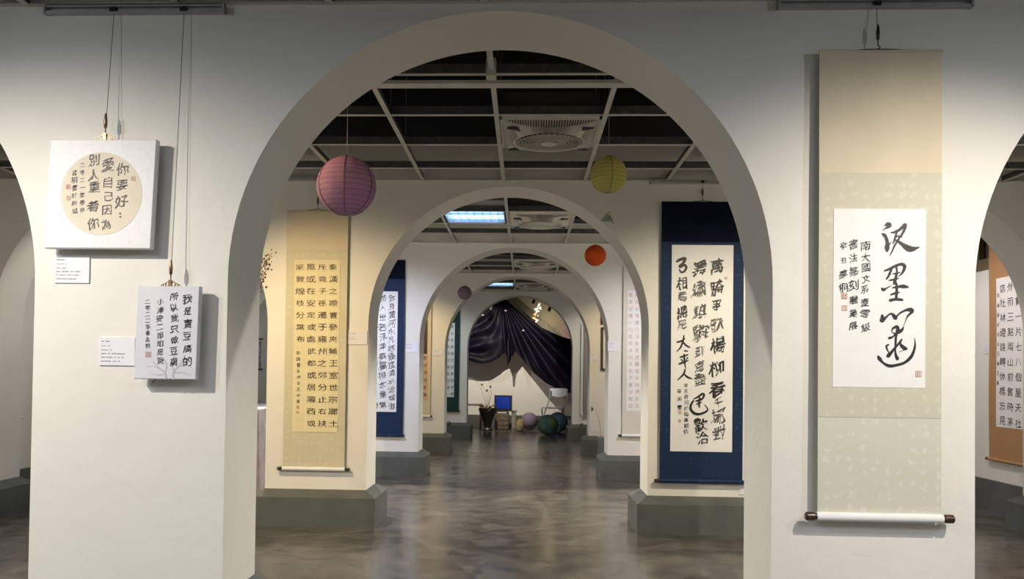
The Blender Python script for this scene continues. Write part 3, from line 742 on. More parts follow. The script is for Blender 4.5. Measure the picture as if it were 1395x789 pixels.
ink.each([('南',1179,335,13),('大',1179,351,12),('國',1179.5,364.5,12),('文',1180,380,11),('系',1178,394,11),('壹',1178,412,11),('零',1179,428,13),('級',1179.5,446,12),
          ('書',1162.5,333,13),('法',1162,352,12),('篆',1163,370,13),('刻',1163,389,14),('畢',1162.5,409,12),('業',1162.5,427,11),('展',1162.5,444,11),
          ('辛',1148.5,335,10),('丑',1149,355,8),('夢',1148.5,374,11),('桐',1148.5,392,12)], wob=.10, shear=.2)
ink.build('small_calligraphy', M['ink'], t)
seal(fr, ci, curl, 1150, 403.5, 8, t); seal(fr, ci, curl, 1150.3, 419.8, 7.5, t, M['seall']); seal(fr, ci, curl, 1251.4, 509.6, 8.5, t, M['seall'])

# ---- canvases on the left pier
def canvas(fr, rect, depth, gap, tilt, label, m_):
    a0, b0, a1, b1 = fr.rect(*rect, gap + depth); am, bm_ = (a0 + a1) / 2, (b0 + b1) / 2
    ca, sa = cos(tilt), sin(tilt)
    class FF(Frame):
        def pt(s, a, b, c=0.0):
            x, y = a - am, b - b1; return fr.pt(am + x + y * sa * -1, b1 + y, c + (b - b1) / (b1 - b0) * -.0)
    f2 = FF(fr.O, fr.r, fr.n)
    t = thing('canvas_panel', fr.pt(am, b0, gap), label, 'canvas')
    bd = MB(); e = .003; c0, c1 = gap, gap + depth
    vs = []
    for (x0, x1, y0, y1, cc) in ((a0, a1, b0, b1, c0), (a0, a1, b0, b1, c1 - e), (a0 + e, a1 - e, b0 + e, b1 - e, c1)):
        vs += [f2.pt(x0, y0, cc), f2.pt(x1, y0, cc), f2.pt(x1, y1, cc), f2.pt(x0, y1, cc)]
    bd.add(vs, [(3, 2, 1, 0)] + [(r * 4 + k, r * 4 + (k + 1) % 4, r * 4 + 4 + (k + 1) % 4, r * 4 + 4 + k) for r in (0, 1) for k in range(4)] + [(8, 9, 10, 11)])
    bd.build('canvas_board', m_, t)
    MB().obox(fr, a0 + .05, a1 - .05, b0 + .05, b1 - .02, .002, gap - .001).build('back_batten', M['wood'], t)
    return t, (a0, b0, a1, b1), gap + depth
flat = lambda a, b_: 0.0
t, R_, c1 = canvas(fr, (67, 190, 212, 338.5), .030, .030, -.038, 'square white canvas with black writing on a cream disc, upper left pier', M['canvas'])
ua, ub = fr.hit(138, 264, c1); rr = abs(fr.hit(138 + 55.5, 264, c1)[0] - ua)
MB().lathe(fr.pt(ua, ub, c1), [(rr, 0), (rr, .0008), (.001, .0008)], 64, fr.n).build('paper_disc', M['round'], t)
ink = Ink(fr, c1 + .0014, flat)
ink.each([('你',167,231,16),('要',166,252,15),('好',165,274,18),('愛',147,225,17),('自',147,248,15),('己',148,267.5,12),('因',145.5,286,13),('為',144.5,306,14),
          ('別',128,218,16),('人',127.5,238.5,16),('重',128,254.5,15),('着',126.5,281,16),('你',126.5,304.5,16)], wob=.09, shear=.14)
for v in (291, 295.5):
    a_, b_ = fr.hit(164, v, c1); ink.b.add([fr.pt(a_ + .0045 * cos(k), b_ + .0035 * sin(k), c1 + .0014) for k in [i * pi / 4 for i in range(8)]], [tuple(range(8))])
ink.build('calligraphy', M['inkb'], t)
ink = Ink(fr, c1 + .0014, flat); ink.col('二零二一年春仲', 112, 225, 286, 7.5, wob=.12); ink.col('孟桐書於府城', 101.5, 235, 287, 8.5, wob=.12)
ink.build('signature', M['inkg'], t)
seal(fr, c1 + .0012, flat, 93, 254.5, 6, t); seal(fr, c1 + .0012, flat, 93.5, 270, 6, t, M['seall']); seal(fr, c1 + .0012, flat, 181.5, 243.5, 6, t, M['seall'])
wire(fr, 143.5, 186, zl, c1 - .012, 'wire with brass clip holding the square canvas', 'clip', ubot=147)

t, R_, c1 = canvas(fr, (186, 390, 271, 517), .028, .035, -.022, 'upright pale grey canvas with four columns of writing, lower left pier', M['canvasg'])
ink = Ink(fr, c1 + .001, flat)
ink.col('我是賣豆腐的', 255, 407, 492, 12.5, wob=.10, shear=.16); ink.col('所以我只做豆腐', 237, 404, 493, 11.5, wob=.10, shear=.16)
ink.build('calligraphy', M['ink'], t)
ink = Ink(fr, c1 + .001, flat)
ink.col('小津安二郎如是說', 218, 411, 491, 9.5, wob=.12); ink.col('二零二二年春孟桐', 201, 411, 471, 7, wob=.12)
ink.build('small_calligraphy', M['inkg'], t)
seal(fr, c1 + .001, flat, 202, 483, 7.5, t, M['seall'])
ink = Ink(fr, c1 + .0005, flat); I = lambda x, y: (x, y)
for s in ([(226,516,1.6),(225,508,1.3),(215,500,1),(208,492,.6)], [(225,508,1.2),(227,498,1),(223,488,.7)], [(217,502,.8),(206,499,.5),(200,500,.4)],
          [(236,516,1.8),(237,506,1.5),(246,496,1.2),(252,484,.7)], [(237,506,1.3),(234,496,1),(238,484,.6)], [(244,499,.9),(254,498,.7),(262,502,.4)], [(225,510,.8),(214,511,.6),(205,508,.4)], [(238,508,.9),(250,508,.7),(260,512,.4)]):
    ink.stroke(s, I)
ink.build('tree_drawing', M['inkl'], t)
MB().tube([fr.pt(*fr.hit(207, 521.5, .02), .02), fr.pt(*fr.hit(213, 516.5, .035), .036)], .0018, 6).build('string_end', M['dark'], t)
wire(fr, 232.5, 386, zl, c1 - .012, 'wire with brass clip holding the upright grey canvas', 'clip', ubot=239)

def card(fr, rect, label, th=.006, qr=False, lines=((.14, .28, .9), (.30, .33, .6), (.45, .34, .7), (.58, .74, .9), (.71, .68, .8), (.85, .62, .8))):
    a0, b0, a1, b1 = fr.rect(*rect, th); w_, h_ = a1 - a0, b1 - b0
    t = thing('label_card', fr.pt((a0 + a1) / 2, b0, 0), label, 'label card')
    MB().obox(fr, a0, a1, b0, b1, .0005, th).build('card_board', M['white'], t)
    p = MB(); r = random.Random(int(rect[0] * 7))
    for (y, x1, k) in lines:
        x = .06; yy = b1 - y * h_
        while x < x1:
            l = r.uniform(.03, .12); hh = h_ * .018 * k
            p.add([fr.pt(a0 + x * w_, yy - hh, th + .0003), fr.pt(a0 + min(x + l, x1 + .02) * w_, yy - hh, th + .0003), fr.pt(a0 + min(x + l, x1 + .02) * w_, yy + hh, th + .0003), fr.pt(a0 + x * w_, yy + hh, th + .0003)], [(0, 1, 2, 3)])
            x += l + r.choice((.012, .012, .05))
    p.build('print_lines', M['print'], t)
card(fr, (74, 349, 121.5, 385.5), 'white printed label card under the square canvas')
card(fr, (135, 460, 183.5, 498), 'white printed label card left of the upright grey canvas')

# ---- second wall
fr = FR[1]; c = .022
zr = rail(fr, 886, 1010, 247.5, 'grey picture rail over the navy scroll on the second wall')
t, curl, R_, sheet = scroll(fr, (900, 276, 1012.5, 656), c, 'navy scroll with bold cursive writing on white paper, right pier of the second wall', M['silkb'], top=(330, M['silkbt']), knob=(.034, .013), roll_r=.015)
paper_on(fr, c, t, sheet, (914, 334, 998, 615.5), M['paper'])
ci = c + .0034
a, z, _ = wire(fr, 957, 273, zr, c, 'wire with black gripper holding the navy scroll')
cord(fr, c, t, fr.hit(941, 276, c)[0], fr.hit(974, 276, c)[0], R_[3] + .003, R_[3] + .003, a, z - .003)
ink = Ink(fr, ci, curl)
ink.each([('萬',976,363,20),('騎',976,392,20),('爭',976,416,14),('楊',977,470,21),('柳',976,501,21),('春',977,529,21),('舞',953,365,21),('歡',954,579,19),('洽',957,597,16),
          ('相',929,386,16),('總',929,425,16)], wob=.12, shear=.22, sx=.92, nib=.055)
ink.build('bold_calligraphy', M['ink'], t)
ink = Ink(fr, ci, curl)
ink.each([('歌',976,442,19),('千',978,549,12),('場',979,566,21),('對',980,590,19),('繡',952,395,21),('騏',953,425,19),('驎',954,453,21),('到',953,479.5,14),('處',953,499,15),('盡',953,517,15),
          ('看',929,404.5,14),('是',929,442,14)], wob=.17, shear=.26, sx=.92)
ink.build('cursive_calligraphy', M['inkg'], t)
ink = Ink(fr, ci, curl); C1 = lambda x, y: (910 + x / 5.44, 335 + y / 5.44); C2 = lambda x, y: (910 + x / 5.26, 475 + y / 5.26)
for s in ([(65,117,10),(90,102,14),(126,95,14),(112,128,12),(86,146,8),(90,160,9),(120,142,12),(135,160,12),(120,190,11),(96,195,9),(85,175,6)],
          [(68,714,8),(100,705,9),(125,688,5)], [(118,665,6),(113,700,9),(95,750,8),(65,784,4)], [(106,700,5),(130,735,9),(160,752,7)], [(124,778,8),(146,781,5)]): ink.stroke(s, C1)
for s in ([(88,62,8),(115,54,8),(142,44,6)], [(115,42,7),(118,90,9),(126,142,4)], [(94,76,5),(102,88,7)], [(82,110,9),(122,94,9),(146,84,4)], [(140,66,7),(130,80,4)],
          [(122,150,7),(110,185,9),(70,224,5)], [(110,178,5),(140,205,10),(172,216,5)],
          [(184,362,5),(215,346,9),(246,324,10),(258,336,10),(240,365,8),(212,378,6)], [(198,378,6),(236,360,7)], [(226,350,6),(222,400,9),(226,422,5)], [(204,398,6),(236,386,7)],
          [(182,374,8),(165,402,10),(163,436,12),(190,465,13),(230,469,11),(275,450,9),(283,430,6),(262,404,4)]): ink.stroke(s, C2)
ink.build('sweeping_strokes', M['ink'], t)
ink = Ink(fr, ci, curl); ink.col('辛丑荷月於臨書觀前', 934.5, 525, 588, 6.5, wob=.12); ink.col('李明書', 925.5, 533, 555, 7, wob=.12)
ink.build('signature', M['ink'], t)
seal(fr, ci, curl, 926, 562, 4.5, t); seal(fr, ci, curl, 925.8, 573.5, 4, t); seal(fr, ci, curl, 989, 379, 3.5, t)

t, curl, R_, sheet = scroll(fr, (388.5, 288, 472, 639), c, 'pale yellow scroll with squared clerical script, left pier of the second wall', M['silky'], top=(340, M['silkt']), knob=(.036, .013), roll_r=.014, knob_m='dark', roll_m=M['paper'])
paper_on(fr, c, t, sheet, (400, 354, 462, 589), M['papery'])
for k in range(15):
    v = 355.7 + k * 16.4; a0, bb = fr.hit(402, v, c); a1, _b = fr.hit(461, v, c)
for k in range(5):
    pass
gl = MB(); gc = c + .0030
def gline(u0, v0, u1, v1, w_=.0011):
    a0, b0 = fr.hit(u0, v0, gc); a1, b1 = fr.hit(u1, v1, gc)
    n = 8
    for i in range(n):
        x0, x1 = a0 + (a1 - a0) * i / n, a0 + (a1 - a0) * (i + 1) / n; y0, y1 = b0 + (b1 - b0) * i / n, b0 + (b1 - b0) * (i + 1) / n
        dx, dy = (0, w_) if abs(a1 - a0) > abs(b1 - b0) else (w_, 0)
        gl.add([fr.pt(x0 - dx, y0 - dy, gc + curl(x0, y0)), fr.pt(x1 - dx, y1 - dy, gc + curl(x1, y1)), fr.pt(x1 + dx, y1 + dy, gc + curl(x1, y1)), fr.pt(x0 + dx, y0 + dy, gc + curl(x0, y0))], [(0, 1, 2, 3)])
for k in range(15): gline(402, 355.8 + k * 16.4, 461, 355.8 + k * 16.4)
for k in range(5): gline(401.5 + k * 14.9, 355.8, 401 + k * 14.9, 585.4)
gl.build('ruled_grid', M['gridline'], t)
ci = c + .0036
ink = Ink(fr, ci, curl)
for x, s in ((454, '秦漢之際曹參夾輔王室世宗廓土'), (439, '斥竟子孫遷于雍州之郊分止右扶'), (424, '風或在安定或處武都或居隴西或')):
    ink.col(s, x, 364, 577, 12, wob=.05, shear=.0, sx=1.08, sy=.78)
ink.col('家敦煌枝分葉布', 409, 364, 462, 12, wob=.05, shear=.0, sx=1.08, sy=.78)
ink.build('clerical_calligraphy', M['inkb'], t)
ink = Ink(fr, ci, curl); ink.col('節臨曹全碑辛丑年春', 406.5, 481, 547, 5.5, wob=.1); ink.build('signature', M['inkg'], t)
seal(fr, ci, curl, 406, 555, 4.2, t); seal(fr, ci, curl, 405.7, 562, 3.8, t, M['seall'])
zr2 = rail(fr, 366, 500, 243.5, 'grey picture rail over the pale yellow scroll')
a, z, _ = wire(fr, 433, 284.5, zr2, c, 'wire holding the pale yellow scroll behind the purple lantern')
cord(fr, c, t, fr.hit(417, 288, c)[0], fr.hit(449, 288, c)[0], R_[3] + .003, R_[3] + .003, a, z - .003)
card(fr, (473.5, 450.5, 500.2, 469.5), 'white label card beside the pale yellow scroll', lines=((.2, .38, .9), (.4, .38, .6), (.58, .38, .8)))
card(fr, (1007, 663.5, 1032, 674), 'white label card at the foot of the navy scroll', lines=((.3, .5, .9), (.6, .4, .6)))

# ---- third wall
fr = FR[2]; c = .022
t, curl, R_, sheet = scroll(fr, (479, 355, 550.5, 593), c, 'navy scroll with thin running script, left pier of the third wall', M['silkb'], top=(380, M['silkbt']), knob=(.016, .012), knob_m='dark')
paper_on(fr, c, t, sheet, (489, 397, 541, 561), M['paper']); ci = c + .0034
ink = Ink(fr, ci, curl)
ink.col('我見黃河水凡經幾度清水流如激', 533.5, 406.5, 553.5, 10.5, wob=.13, shear=.2); ink.col('箭人世若浮萍癡屬根本業無', 521, 406.5, 551.5, 10.5, wob=.13, shear=.2)
ink.col('明煩惱坑輪迴幾許劫只為', 508.8, 406.5, 551.5, 10.5, wob=.13, shear=.2)
ink.build('calligraphy', M['inkg'], t)
card(fr, (553.5, 466.5, 570, 480.5), 'white label card beside the navy scroll on the third wall', lines=((.2, .45, .9), (.4, .4, .6), (.58, .4, .8)))
t, curl, R_, sheet = scroll(fr, (848.5, 362, 905, 594), c, 'pale scroll with small rust-coloured characters, right pier of the third wall', M['silkp'], knob=(.036, .013), knob_m='dark', roll_m=M['paper'])
paper_on(fr, c, t, sheet, (854, 396, 899, 560), M['paper']); ci = c + .0034
ink = Ink(fr, ci, curl)
for k, s in enumerate(('觀自在菩薩行深般若波羅蜜多時照見五', '蘊皆空度一切苦厄舍利子色不異空觀自')):
    ink.col(s, 868 - k * 9, 402, 553, 6, wob=.06, shear=0, nib=0)
ink.build('seal_script', M['inkr'], t)
card(fr, (828, 465.5, 845, 478.5), 'white label card beside the pale rust-lettered scroll', lines=((.2, .45, .9), (.4, .4, .6), (.58, .4, .8)))
zr3 = rail(fr, 846, 900, 331, 'short picture rail over the pale rust-lettered scroll')
# ---- fourth wall
fr = FR[3]; c = .022
t, curl, R_, sheet = scroll(fr, (545, 398, 587, 567), c, 'cream scroll with a dark picture over tan lettering, left pier of the fourth wall', M['silkt'], knob=(.03, .011), knob_m='dark', roll_m=M['paper'])
paper_on(fr, c, t, sheet, (550, 430, 582.5, 482), M['frame'], 'dark_picture'); paper_on(fr, c, t, sheet, (550, 482.5, 582.5, 545), M['papert'])
ink = Ink(fr, c + .0034, curl); ink.col('若浮萍根本業', 579, 488, 538, 6, wob=.1); ink.col('見黃河水清流', 571.5, 488, 538, 6, wob=.1); ink.build('calligraphy', M['inkg'], t)
card(fr, (590.5, 475, 604, 484.5), 'small white label card on the left pier of the fourth wall', lines=((.25, .45, .9), (.5, .4, .6)))
card(fr, (803.5, 481, 816.5, 490.5), 'small white label card on the right pier of the fourth wall', lines=((.25, .45, .9), (.5, .4, .6)))
def framed(fr, rect, label):
    a0, b0, a1, b1 = fr.rect(*rect, .02); t = thing('framed_picture', fr.pt((a0 + a1) / 2, b0, .0), label, 'framed picture'); w_ = .028
    f = MB(); f.obox(fr, a0, a1, b0, b0 + w_, .001, .024); f.obox(fr, a0, a1, b1 - w_, b1, .001, .024); f.obox(fr, a0, a0 + w_, b0 + w_, b1 - w_, .001, .024); f.obox(fr, a1 - w_, a1, b0 + w_, b1 - w_, .001, .024)
    f.build('frame', M['frame'], t); MB().obox(fr, a0 + w_, a1 - w_, b0 + w_, b1 - w_, .001, .010).build('picture_sheet', M['paper'], t)
framed(fr, (819, 446, 858, 505), 'dark framed sheet beside the small card, right pier of the fourth wall')
framed(fr, (819, 414, 858, 442), 'smaller dark framed sheet, upper one on the right pier of the fourth wall')
# ---- fifth wall
fr = FR[4]; c = .022
t, curl, R_, sheet = scroll(fr, (590, 412, 625.7, 560), c, 'dark green scroll with a white lettered sheet, left pier of the fifth wall', M['silkg'], knob=(.018, .011), knob_m='dark')
paper_on(fr, c, t, sheet, (597, 440, 619, 541), M['paper'])
ink = Ink(fr, c + .0034, curl)
for k, s in enumerate(('觀自在菩薩行深般若波羅', '蜜多時照見五蘊皆空度一')): ink.col(s, 616 - k * 5.5, 445, 537, 4.5, wob=.08)
ink.build('calligraphy', M['inkg'], t)
t, curl, R_, sheet = scroll(fr, (795.5, 440, 822, 568), c, 'mauve-grey scroll on the right pier of the fifth wall', mat('mauve_silk', (.30, .25, .25), .6, var=.1), knob=(.012, .010), knob_m='dark')
a0, b0, a1, b1 = fr.rect(791.4, 440, 794.2, 563, .03); tt = thing('hanging_ribbon', fr.pt(a0, b0, .03), 'narrow white ribbon hanging beside the mauve-grey scroll', 'ribbon')
MB().obox(fr, a0, a1, b0, b1, .028, .032).build('ribbon', M['whitep'], tt); MB().obox(fr, a0 - .008, a1 + .008, b0 - .02, b0, .022, .038).build('weight', M['whitep'], tt)

# ---- right outer wall
fr = FRR; c = .022
t, curl, R_, sheet = scroll(fr, (1348, 300, 1424, 632), c, 'brown scroll with squared black characters on the outer right wall', M['silkn'], knob=(.034, .013), knob_m='dark', roll_m=M['silkn'])
a0, b0, a1, b1 = R_
pa0 = fr.hit(1358, 500, c)[0]; pb1 = fr.hit(1372, 377, c)[1]; pb0 = fr.hit(1372, 583, c)[1]; sheet('paper', pa0, pb0, a1 - (pa0 - a0), pb1, .0026, M['paper'])
ink = Ink(fr, c + .0034, curl)
def wcol(txt, u, v0, v1, sz, **k):
    a, bt = fr.hit(u, v0, c); _, bb = fr.hit(u, v1, c)
    for i, ch in enumerate(txt): ink.char(ch, a, bt + (bb - bt) * i / (len(txt) - 1), sz, **k)
wcol('店杜林邊路轉休橋忘見', 1366.5, 393, 573, .082, wob=.06, shear=0, sx=1.05, sy=.85)
wcol('外雨三點兩山前舊時茅', 1377, 391, 575, .082, wob=.06, shear=0, sx=1.05, sy=.85)
wcol('松數一片七八個星天社', 1388, 389, 577, .082, wob=.06, shear=0, sx=1.05, sy=.85)
ink.build('clerical_calligraphy', M['inkg'], t)
ink = Ink(fr, c + .0034, curl); wcol('現書稼軒詞辛丑春月書', 1360.5, 403, 522, .035, wob=.1); ink.build('signature', M['inkg'], t)
def wcard(fr, rect, label): card(fr, rect, label, lines=((.25, .45, .9), (.5, .4, .6), (.7, .5, .6)))
wcard(FRR, (1341, 467, 1352.5, 482), 'white label card left of the brown scroll on the outer right wall')
wcard(FRR, (1321, 467, 1328.5, 482), 'white label card half hidden behind the right pier')
# ---- left outer wall
fr = FRL
t, curl, R_, sheet = scroll(fr, (-8, 330, 29.5, 571), c, 'pale scroll on the outer left wall, its roller end showing past the arch', M['silkp'], knob=(.02, .012), knob_m='paper')
t, curl, R_, sheet = scroll(fr, (341, 462, 356.5, 503), c, 'small white lettered sheet between dark rods, far along the left wall', M['paper'], knob=(.02, .012), knob_m='dark', roll_m=M['dark'])
MB().tube([fr.pt(R_[0], R_[3] + .01, c + .01), fr.pt(R_[2], R_[3] + .01, c + .01)], .012, 8).build('dark_rod', M['dark'], t)
ink = Ink(fr, c + .004, curl)
am = (R_[0] + R_[2]) / 2
for k, s in enumerate(('觀自在菩薩', '行深般若波', '羅蜜多時照', '見五蘊皆空')):
    for i, ch in enumerate(s): ink.char(ch, R_[2] - .1 - k * (R_[2] - R_[0] - .2) / 3, R_[3] - .07 - i * (R_[3] - R_[1] - .14) / 4, .09)
ink.build('calligraphy', M['inkg'], t)

# ---------------------------------------------------------------- paper lanterns
def lantern(u, v, Y, r, nr, label, c1, c2, trans=.45, thread=True, seams=0, grp=None, z=None, rib_m=None, name='paper_lantern'):
    p = at(u, v, Y); cx, cy, cz = p
    if z is not None: cz = z
    t = thing(name, (cx, cy, cz), label, 'paper lantern', grp)
    prof = []; N_ = nr * 4
    for i in range(N_ + 1):
        ph = -pi / 2 + .2 + (pi - .4) * i / N_; q = 1 - .022 * abs(cos(pi * i / 4)) ** 3 * 1.0
        prof.append((r * cos(ph) * q, r * .985 * sin(ph)))
    n = 40; b = MB(); vs = []; fs = []
    for (rr, h) in prof:
        for k in range(n):
            a = 2 * pi * k / n; vs.append((cx + rr * cos(a), cy + rr * sin(a), cz + h))
    for i in range(len(prof) - 1):
        for k in range(n): fs.append((i * n + k, i * n + (k + 1) % n, (i + 1) * n + (k + 1) % n, (i + 1) * n + k))
    b.add(vs, fs); b.build('paper_shade', paper_mat('lantern_paper', c1, trans, col2=c2), t, smooth=True, ang=80)
    rb = MB()
    for i in range(0, len(prof), 4): rb.ring((cx, cy, cz + prof[i][1]), (0, 0, 1), prof[i][0] * .999, r * .010, 40, 4)
    tag(rb.build('rib_wire', rib_m or mat('dark_rib', tuple(x * .45 for x in c1), .8, var=.1), t), kind='stuff')  # ribs in a darker tone of the paper colour
    for k in range(seams):
        a = -pi / 2 + .12 + k * 2 * pi / seams
        MB().tube([(cx + rr * 1.004 * cos(a), cy + rr * 1.004 * sin(a), cz + h) for rr, h in prof], r * .022, 5).build('seam', mat('seam_paper', tuple(x * .42 for x in c1), .8, var=.1), t)
    MB().ring((cx, cy, cz + prof[-1][1]), (0, 0, 1), prof[-1][0], r * .022, 24, 6).build('top_ring', M['steel'], t)
    MB().ring((cx, cy, cz + prof[0][1]), (0, 0, 1), prof[0][0], r * .022, 24, 6).build('bottom_ring', M['steel'], t)
    if thread:
        MB().tube([(cx - prof[-1][0], cy, cz + prof[-1][1]), (cx, cy, cz + prof[-1][1] + r * .12), (cx + prof[-1][0], cy, cz + prof[-1][1])], .0012, 5).build('wire_bail', M['steel'], t)
        MB().tube([(cx, cy, cz + prof[-1][1] + r * .12), (cx, cy, 3.15)], .0008, 5).build('thread', M['whitep'], t)
    return t, (cx, cy, cz)
lantern(472, 253.5, 4.30, .149, 15, 'large purple paper lantern hanging in the first archway', (.46, .27, .45), (.52, .33, .42), .40, seams=6)
spot((-1.55, 3.95, 2.44), at(472, 253.5, 4.30), 24, (1.0, .62, .30), 40, .5, .02)
lt, gp = lantern(829, 238, 4.75, .1005, 12, 'green paper lantern with a foil fish hanging below it', (.64, .68, .26), (.70, .62, .22), .45, seams=3)
lantern(811, 348, 7.85, .0965, 13, 'orange-red paper lantern in front of the third arch', (.75, .13, .03), (.65, .10, .02), .35)
lantern(633, 399, 11.5, .093, 12, 'small dull purple paper lantern in front of the fourth arch', (.30, .20, .33), (.34, .24, .30), .3)
# foil fish under the green lantern
p = at(825, 298, 4.75); x, y, z = gp[0], gp[1], p.z
foil = mat('foil_paper', (.55, .62, .55), .25, metal=.6, col2=(.15, .42, .45), vscale=45)
foily = mat('gold_foil', (.60, .52, .22), .3, metal=.5, var=.4, vscale=60)
t = thing('foil_fish', (x, y, z), 'folded foil fish dangling under the green lantern', 'ornament')
MB().tube([(x, y, gp[2] - .099), (x, y, z + .035)], .0007, 5).build('thread', M['whitep'], t)
MB().add([(x - .04, y, z - .012), (x + .005, y - .014, z + .004), (x + .008, y + .014, z + .004), (x - .005, y, z + .034), (x + .012, y, z - .018)], [(0, 1, 3), (0, 3, 2), (0, 4, 1), (0, 2, 4), (1, 4, 3), (2, 3, 4)]).build('body', foil, t)
MB().add([(x + .005, y - .004, z + .034), (x + .020, y - .006, z + .0), (x + .034, y, z - .030), (x + .024, y + .005, z - .022), (x + .008, y + .005, z - .002)], [(0, 1, 4), (1, 2, 3), (1, 3, 4), (0, 4, 1), (3, 2, 1), (4, 3, 1)]).build('tail', foily, t)
MB().add([(x - .004, y - .008, z + .036), (x + .012, y, z + .042), (x + .006, y + .010, z + .006), (x - .002, y - .004, z + .012)], [(0, 1, 2), (0, 2, 3), (0, 3, 1), (1, 3, 2)]).build('fin', foily, t)

# ---------------------------------------------------------------- dried branches in a tall vase, behind the left pier
vx, vy = at(296, 640, 3.98).x, 3.98
t = thing('branch_vase', (vx, vy, 0), 'tall vase of dried blossom twigs reaching out behind the left pier', 'vase')
MB().lathe((vx, vy, 0), [(.09, 0), (.12, .05), (.15, .25), (.13, .48), (.07, .62), (.06, .68), (.075, .72), (.06, .72), (.05, .62), (.01, .6)], 28).build('vase_body', M['clay'], t, smooth=True)
r = random.Random(9)
tips = [(371, 344), (364, 352), (369, 360), (362, 372), (357, 351), (359, 382), (355, 366)]
for k, (u, v) in enumerate(tips):
    e = at(u, v, vy - .03 + .02 * (k % 3)); s0 = Vector((vx + r.uniform(-.02, .02), vy + r.uniform(-.02, .02), .65)); m1 = s0.lerp(e, .55) + Vector((-.07, 0, .10))
    pts = [s0, s0.lerp(m1, .5) + Vector((-.02, 0, 0)), m1, m1.lerp(e, .6) + Vector((0, 0, .03)), e]
    tw = MB().tube(pts, [.004, .0035, .003, .002, .001], 5).build('twig', M['twig'], t)
    bl = MB()
    for j in range(34):
        q = pts[3].lerp(e, r.uniform(-1.1, 1.0)) + Vector((r.uniform(-.022, .022), r.uniform(-.02, .02), r.uniform(-.022, .022))); s = r.uniform(.003, .0075)
        bl.add([q + Vector((s, 0, 0)), q + Vector((-s, 0, 0)), q + Vector((0, s, 0)), q + Vector((0, -s, 0)), q + Vector((0, 0, s)), q + Vector((0, 0, -s))],
               [(0, 2, 4), (2, 1, 4), (1, 3, 4), (3, 0, 4), (2, 0, 5), (1, 2, 5), (3, 1, 5), (0, 3, 5)])
    tag(bl.build('blossom', M['bloom'], tw), kind='stuff')

# ---------------------------------------------------------------- draped table in the left aisle
tx0, tx1, ty0, ty1, th = -3.2, -2.22, 7.55, 8.75, .76
t = thing('draped_table', ((tx0 + tx1) / 2, (ty0 + ty1) / 2, 0), 'table under a mauve dust sheet in the left aisle', 'table')
MB().box(tx0, tx1, ty0, ty1, th - .03, th).build('tabletop', M['wood'], t)
for x in (tx0 + .03, tx1 - .08):
    for y in (ty0 + .03, ty1 - .08): MB().box(x, x + .05, y, y + .05, 0, th - .03).build('leg', M['wood'], t)
cl = MB(); NP = 64
def per(k):
    q = (k / NP) * 4; s = int(q) % 4; f = q - int(q)
    return [(tx0 + (tx1 - tx0) * f, ty0), (tx1, ty0 + (ty1 - ty0) * f), (tx1 - (tx1 - tx0) * f, ty1), (tx0, ty1 - (ty1 - ty0) * f)][s]
cx, cy = (tx0 + tx1) / 2, (ty0 + ty1) / 2; vs = []
for j in range(9):
    zz = th + .006 - (th - .03) * max(0, (j - 1)) / 7; o = (0 if j == 0 else .012 + .05 * (j / 8))
    for k in range(NP):
        x, y = per(k); d = Vector((x - cx, y - cy)).normalized(); wv = sin(k * 1.27) * .022 * (j / 8)
        vs.append((x + d.x * (o + wv), y + d.y * (o + wv), zz))
cl.add(vs, [(j * NP + k, j * NP + (k + 1) % NP, (j + 1) * NP + (k + 1) % NP, (j + 1) * NP + k) for j in range(8) for k in range(NP)] + [tuple(range(NP))])
o = cl.build('dust_sheet', M['veil'], None, smooth=True, ang=60, origin=(cx, cy, 0)); tag(o, 'mauve dust sheet draped over the aisle table', 'cloth')

# ---------------------------------------------------------------- far stage
YB = 17.74
# sloping soffit band above the drape
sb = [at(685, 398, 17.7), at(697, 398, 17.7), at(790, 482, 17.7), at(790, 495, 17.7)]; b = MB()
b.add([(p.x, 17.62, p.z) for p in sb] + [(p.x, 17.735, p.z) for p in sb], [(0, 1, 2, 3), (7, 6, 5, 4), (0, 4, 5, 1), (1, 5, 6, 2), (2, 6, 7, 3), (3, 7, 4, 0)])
tag(b.build('trim_2', mat('soffit_grey_paint', (.30, .29, .26), .7, var=.1)), kind='structure')  # band in a darker grey than the wall
# drape: two swags from one high point
Yd = 17.25
up = [(622, 470), (634, 452), (645, 436), (656, 426), (668, 417), (678, 409), (686, 406), (692, 410), (704, 421), (718, 434), (735, 445), (752, 453), (766, 459), (782, 463), (800, 466)]
lo = [(622, 484), (634, 489), (645, 493), (656, 495.5), (668, 494), (678, 488), (688, 480), (694, 494), (702, 478), (712, 490), (727, 508), (744, 522), (760, 531), (780, 537), (800, 540)]
def cr(L, s):
    s = s * (len(L) - 1); i = min(int(s), len(L) - 2); f = s - i; return (L[i][0] + (L[i + 1][0] - L[i][0]) * f, L[i][1] + (L[i + 1][1] - L[i][1]) * f)
def dr(s, w_):
    a = cr(up, s); q = cr(lo, s); u = a[0] + (q[0] - a[0]) * w_; v = a[1] + (q[1] - a[1]) * w_
    dx, dy = u - 684, v - 404; ang = math.atan2(dx, dy); rad = math.hypot(dx, dy) / 90
    if u < 684: fold = .55 * sin(ang * 15 + rad * 3) + .9 * sin(w_ * 17 + rad * 4) * min(1, abs(dx) / 30)
    else: fold = sin(ang * 30) * (.5 + rad) + .5 * sin(ang * 13 + 1)
    e = min(1, 4 * w_, 4 * (1 - w_) + .3); Yq = Yd - .30 * min(1, max(0, (u - 698) / 60)) - .05 * fold * min(1, rad * 1.5 + .15) * e; return at(u, v, Yq)
b = MB().grid(dr, 150, 60, (0, .006, 0)); o = b.build('black_drape', M['drape'], None, smooth=True, ang=80, origin=at(684, 500, Yd)); tag(o, 'black-violet satin drape hung in swags across the far stage', 'drape')
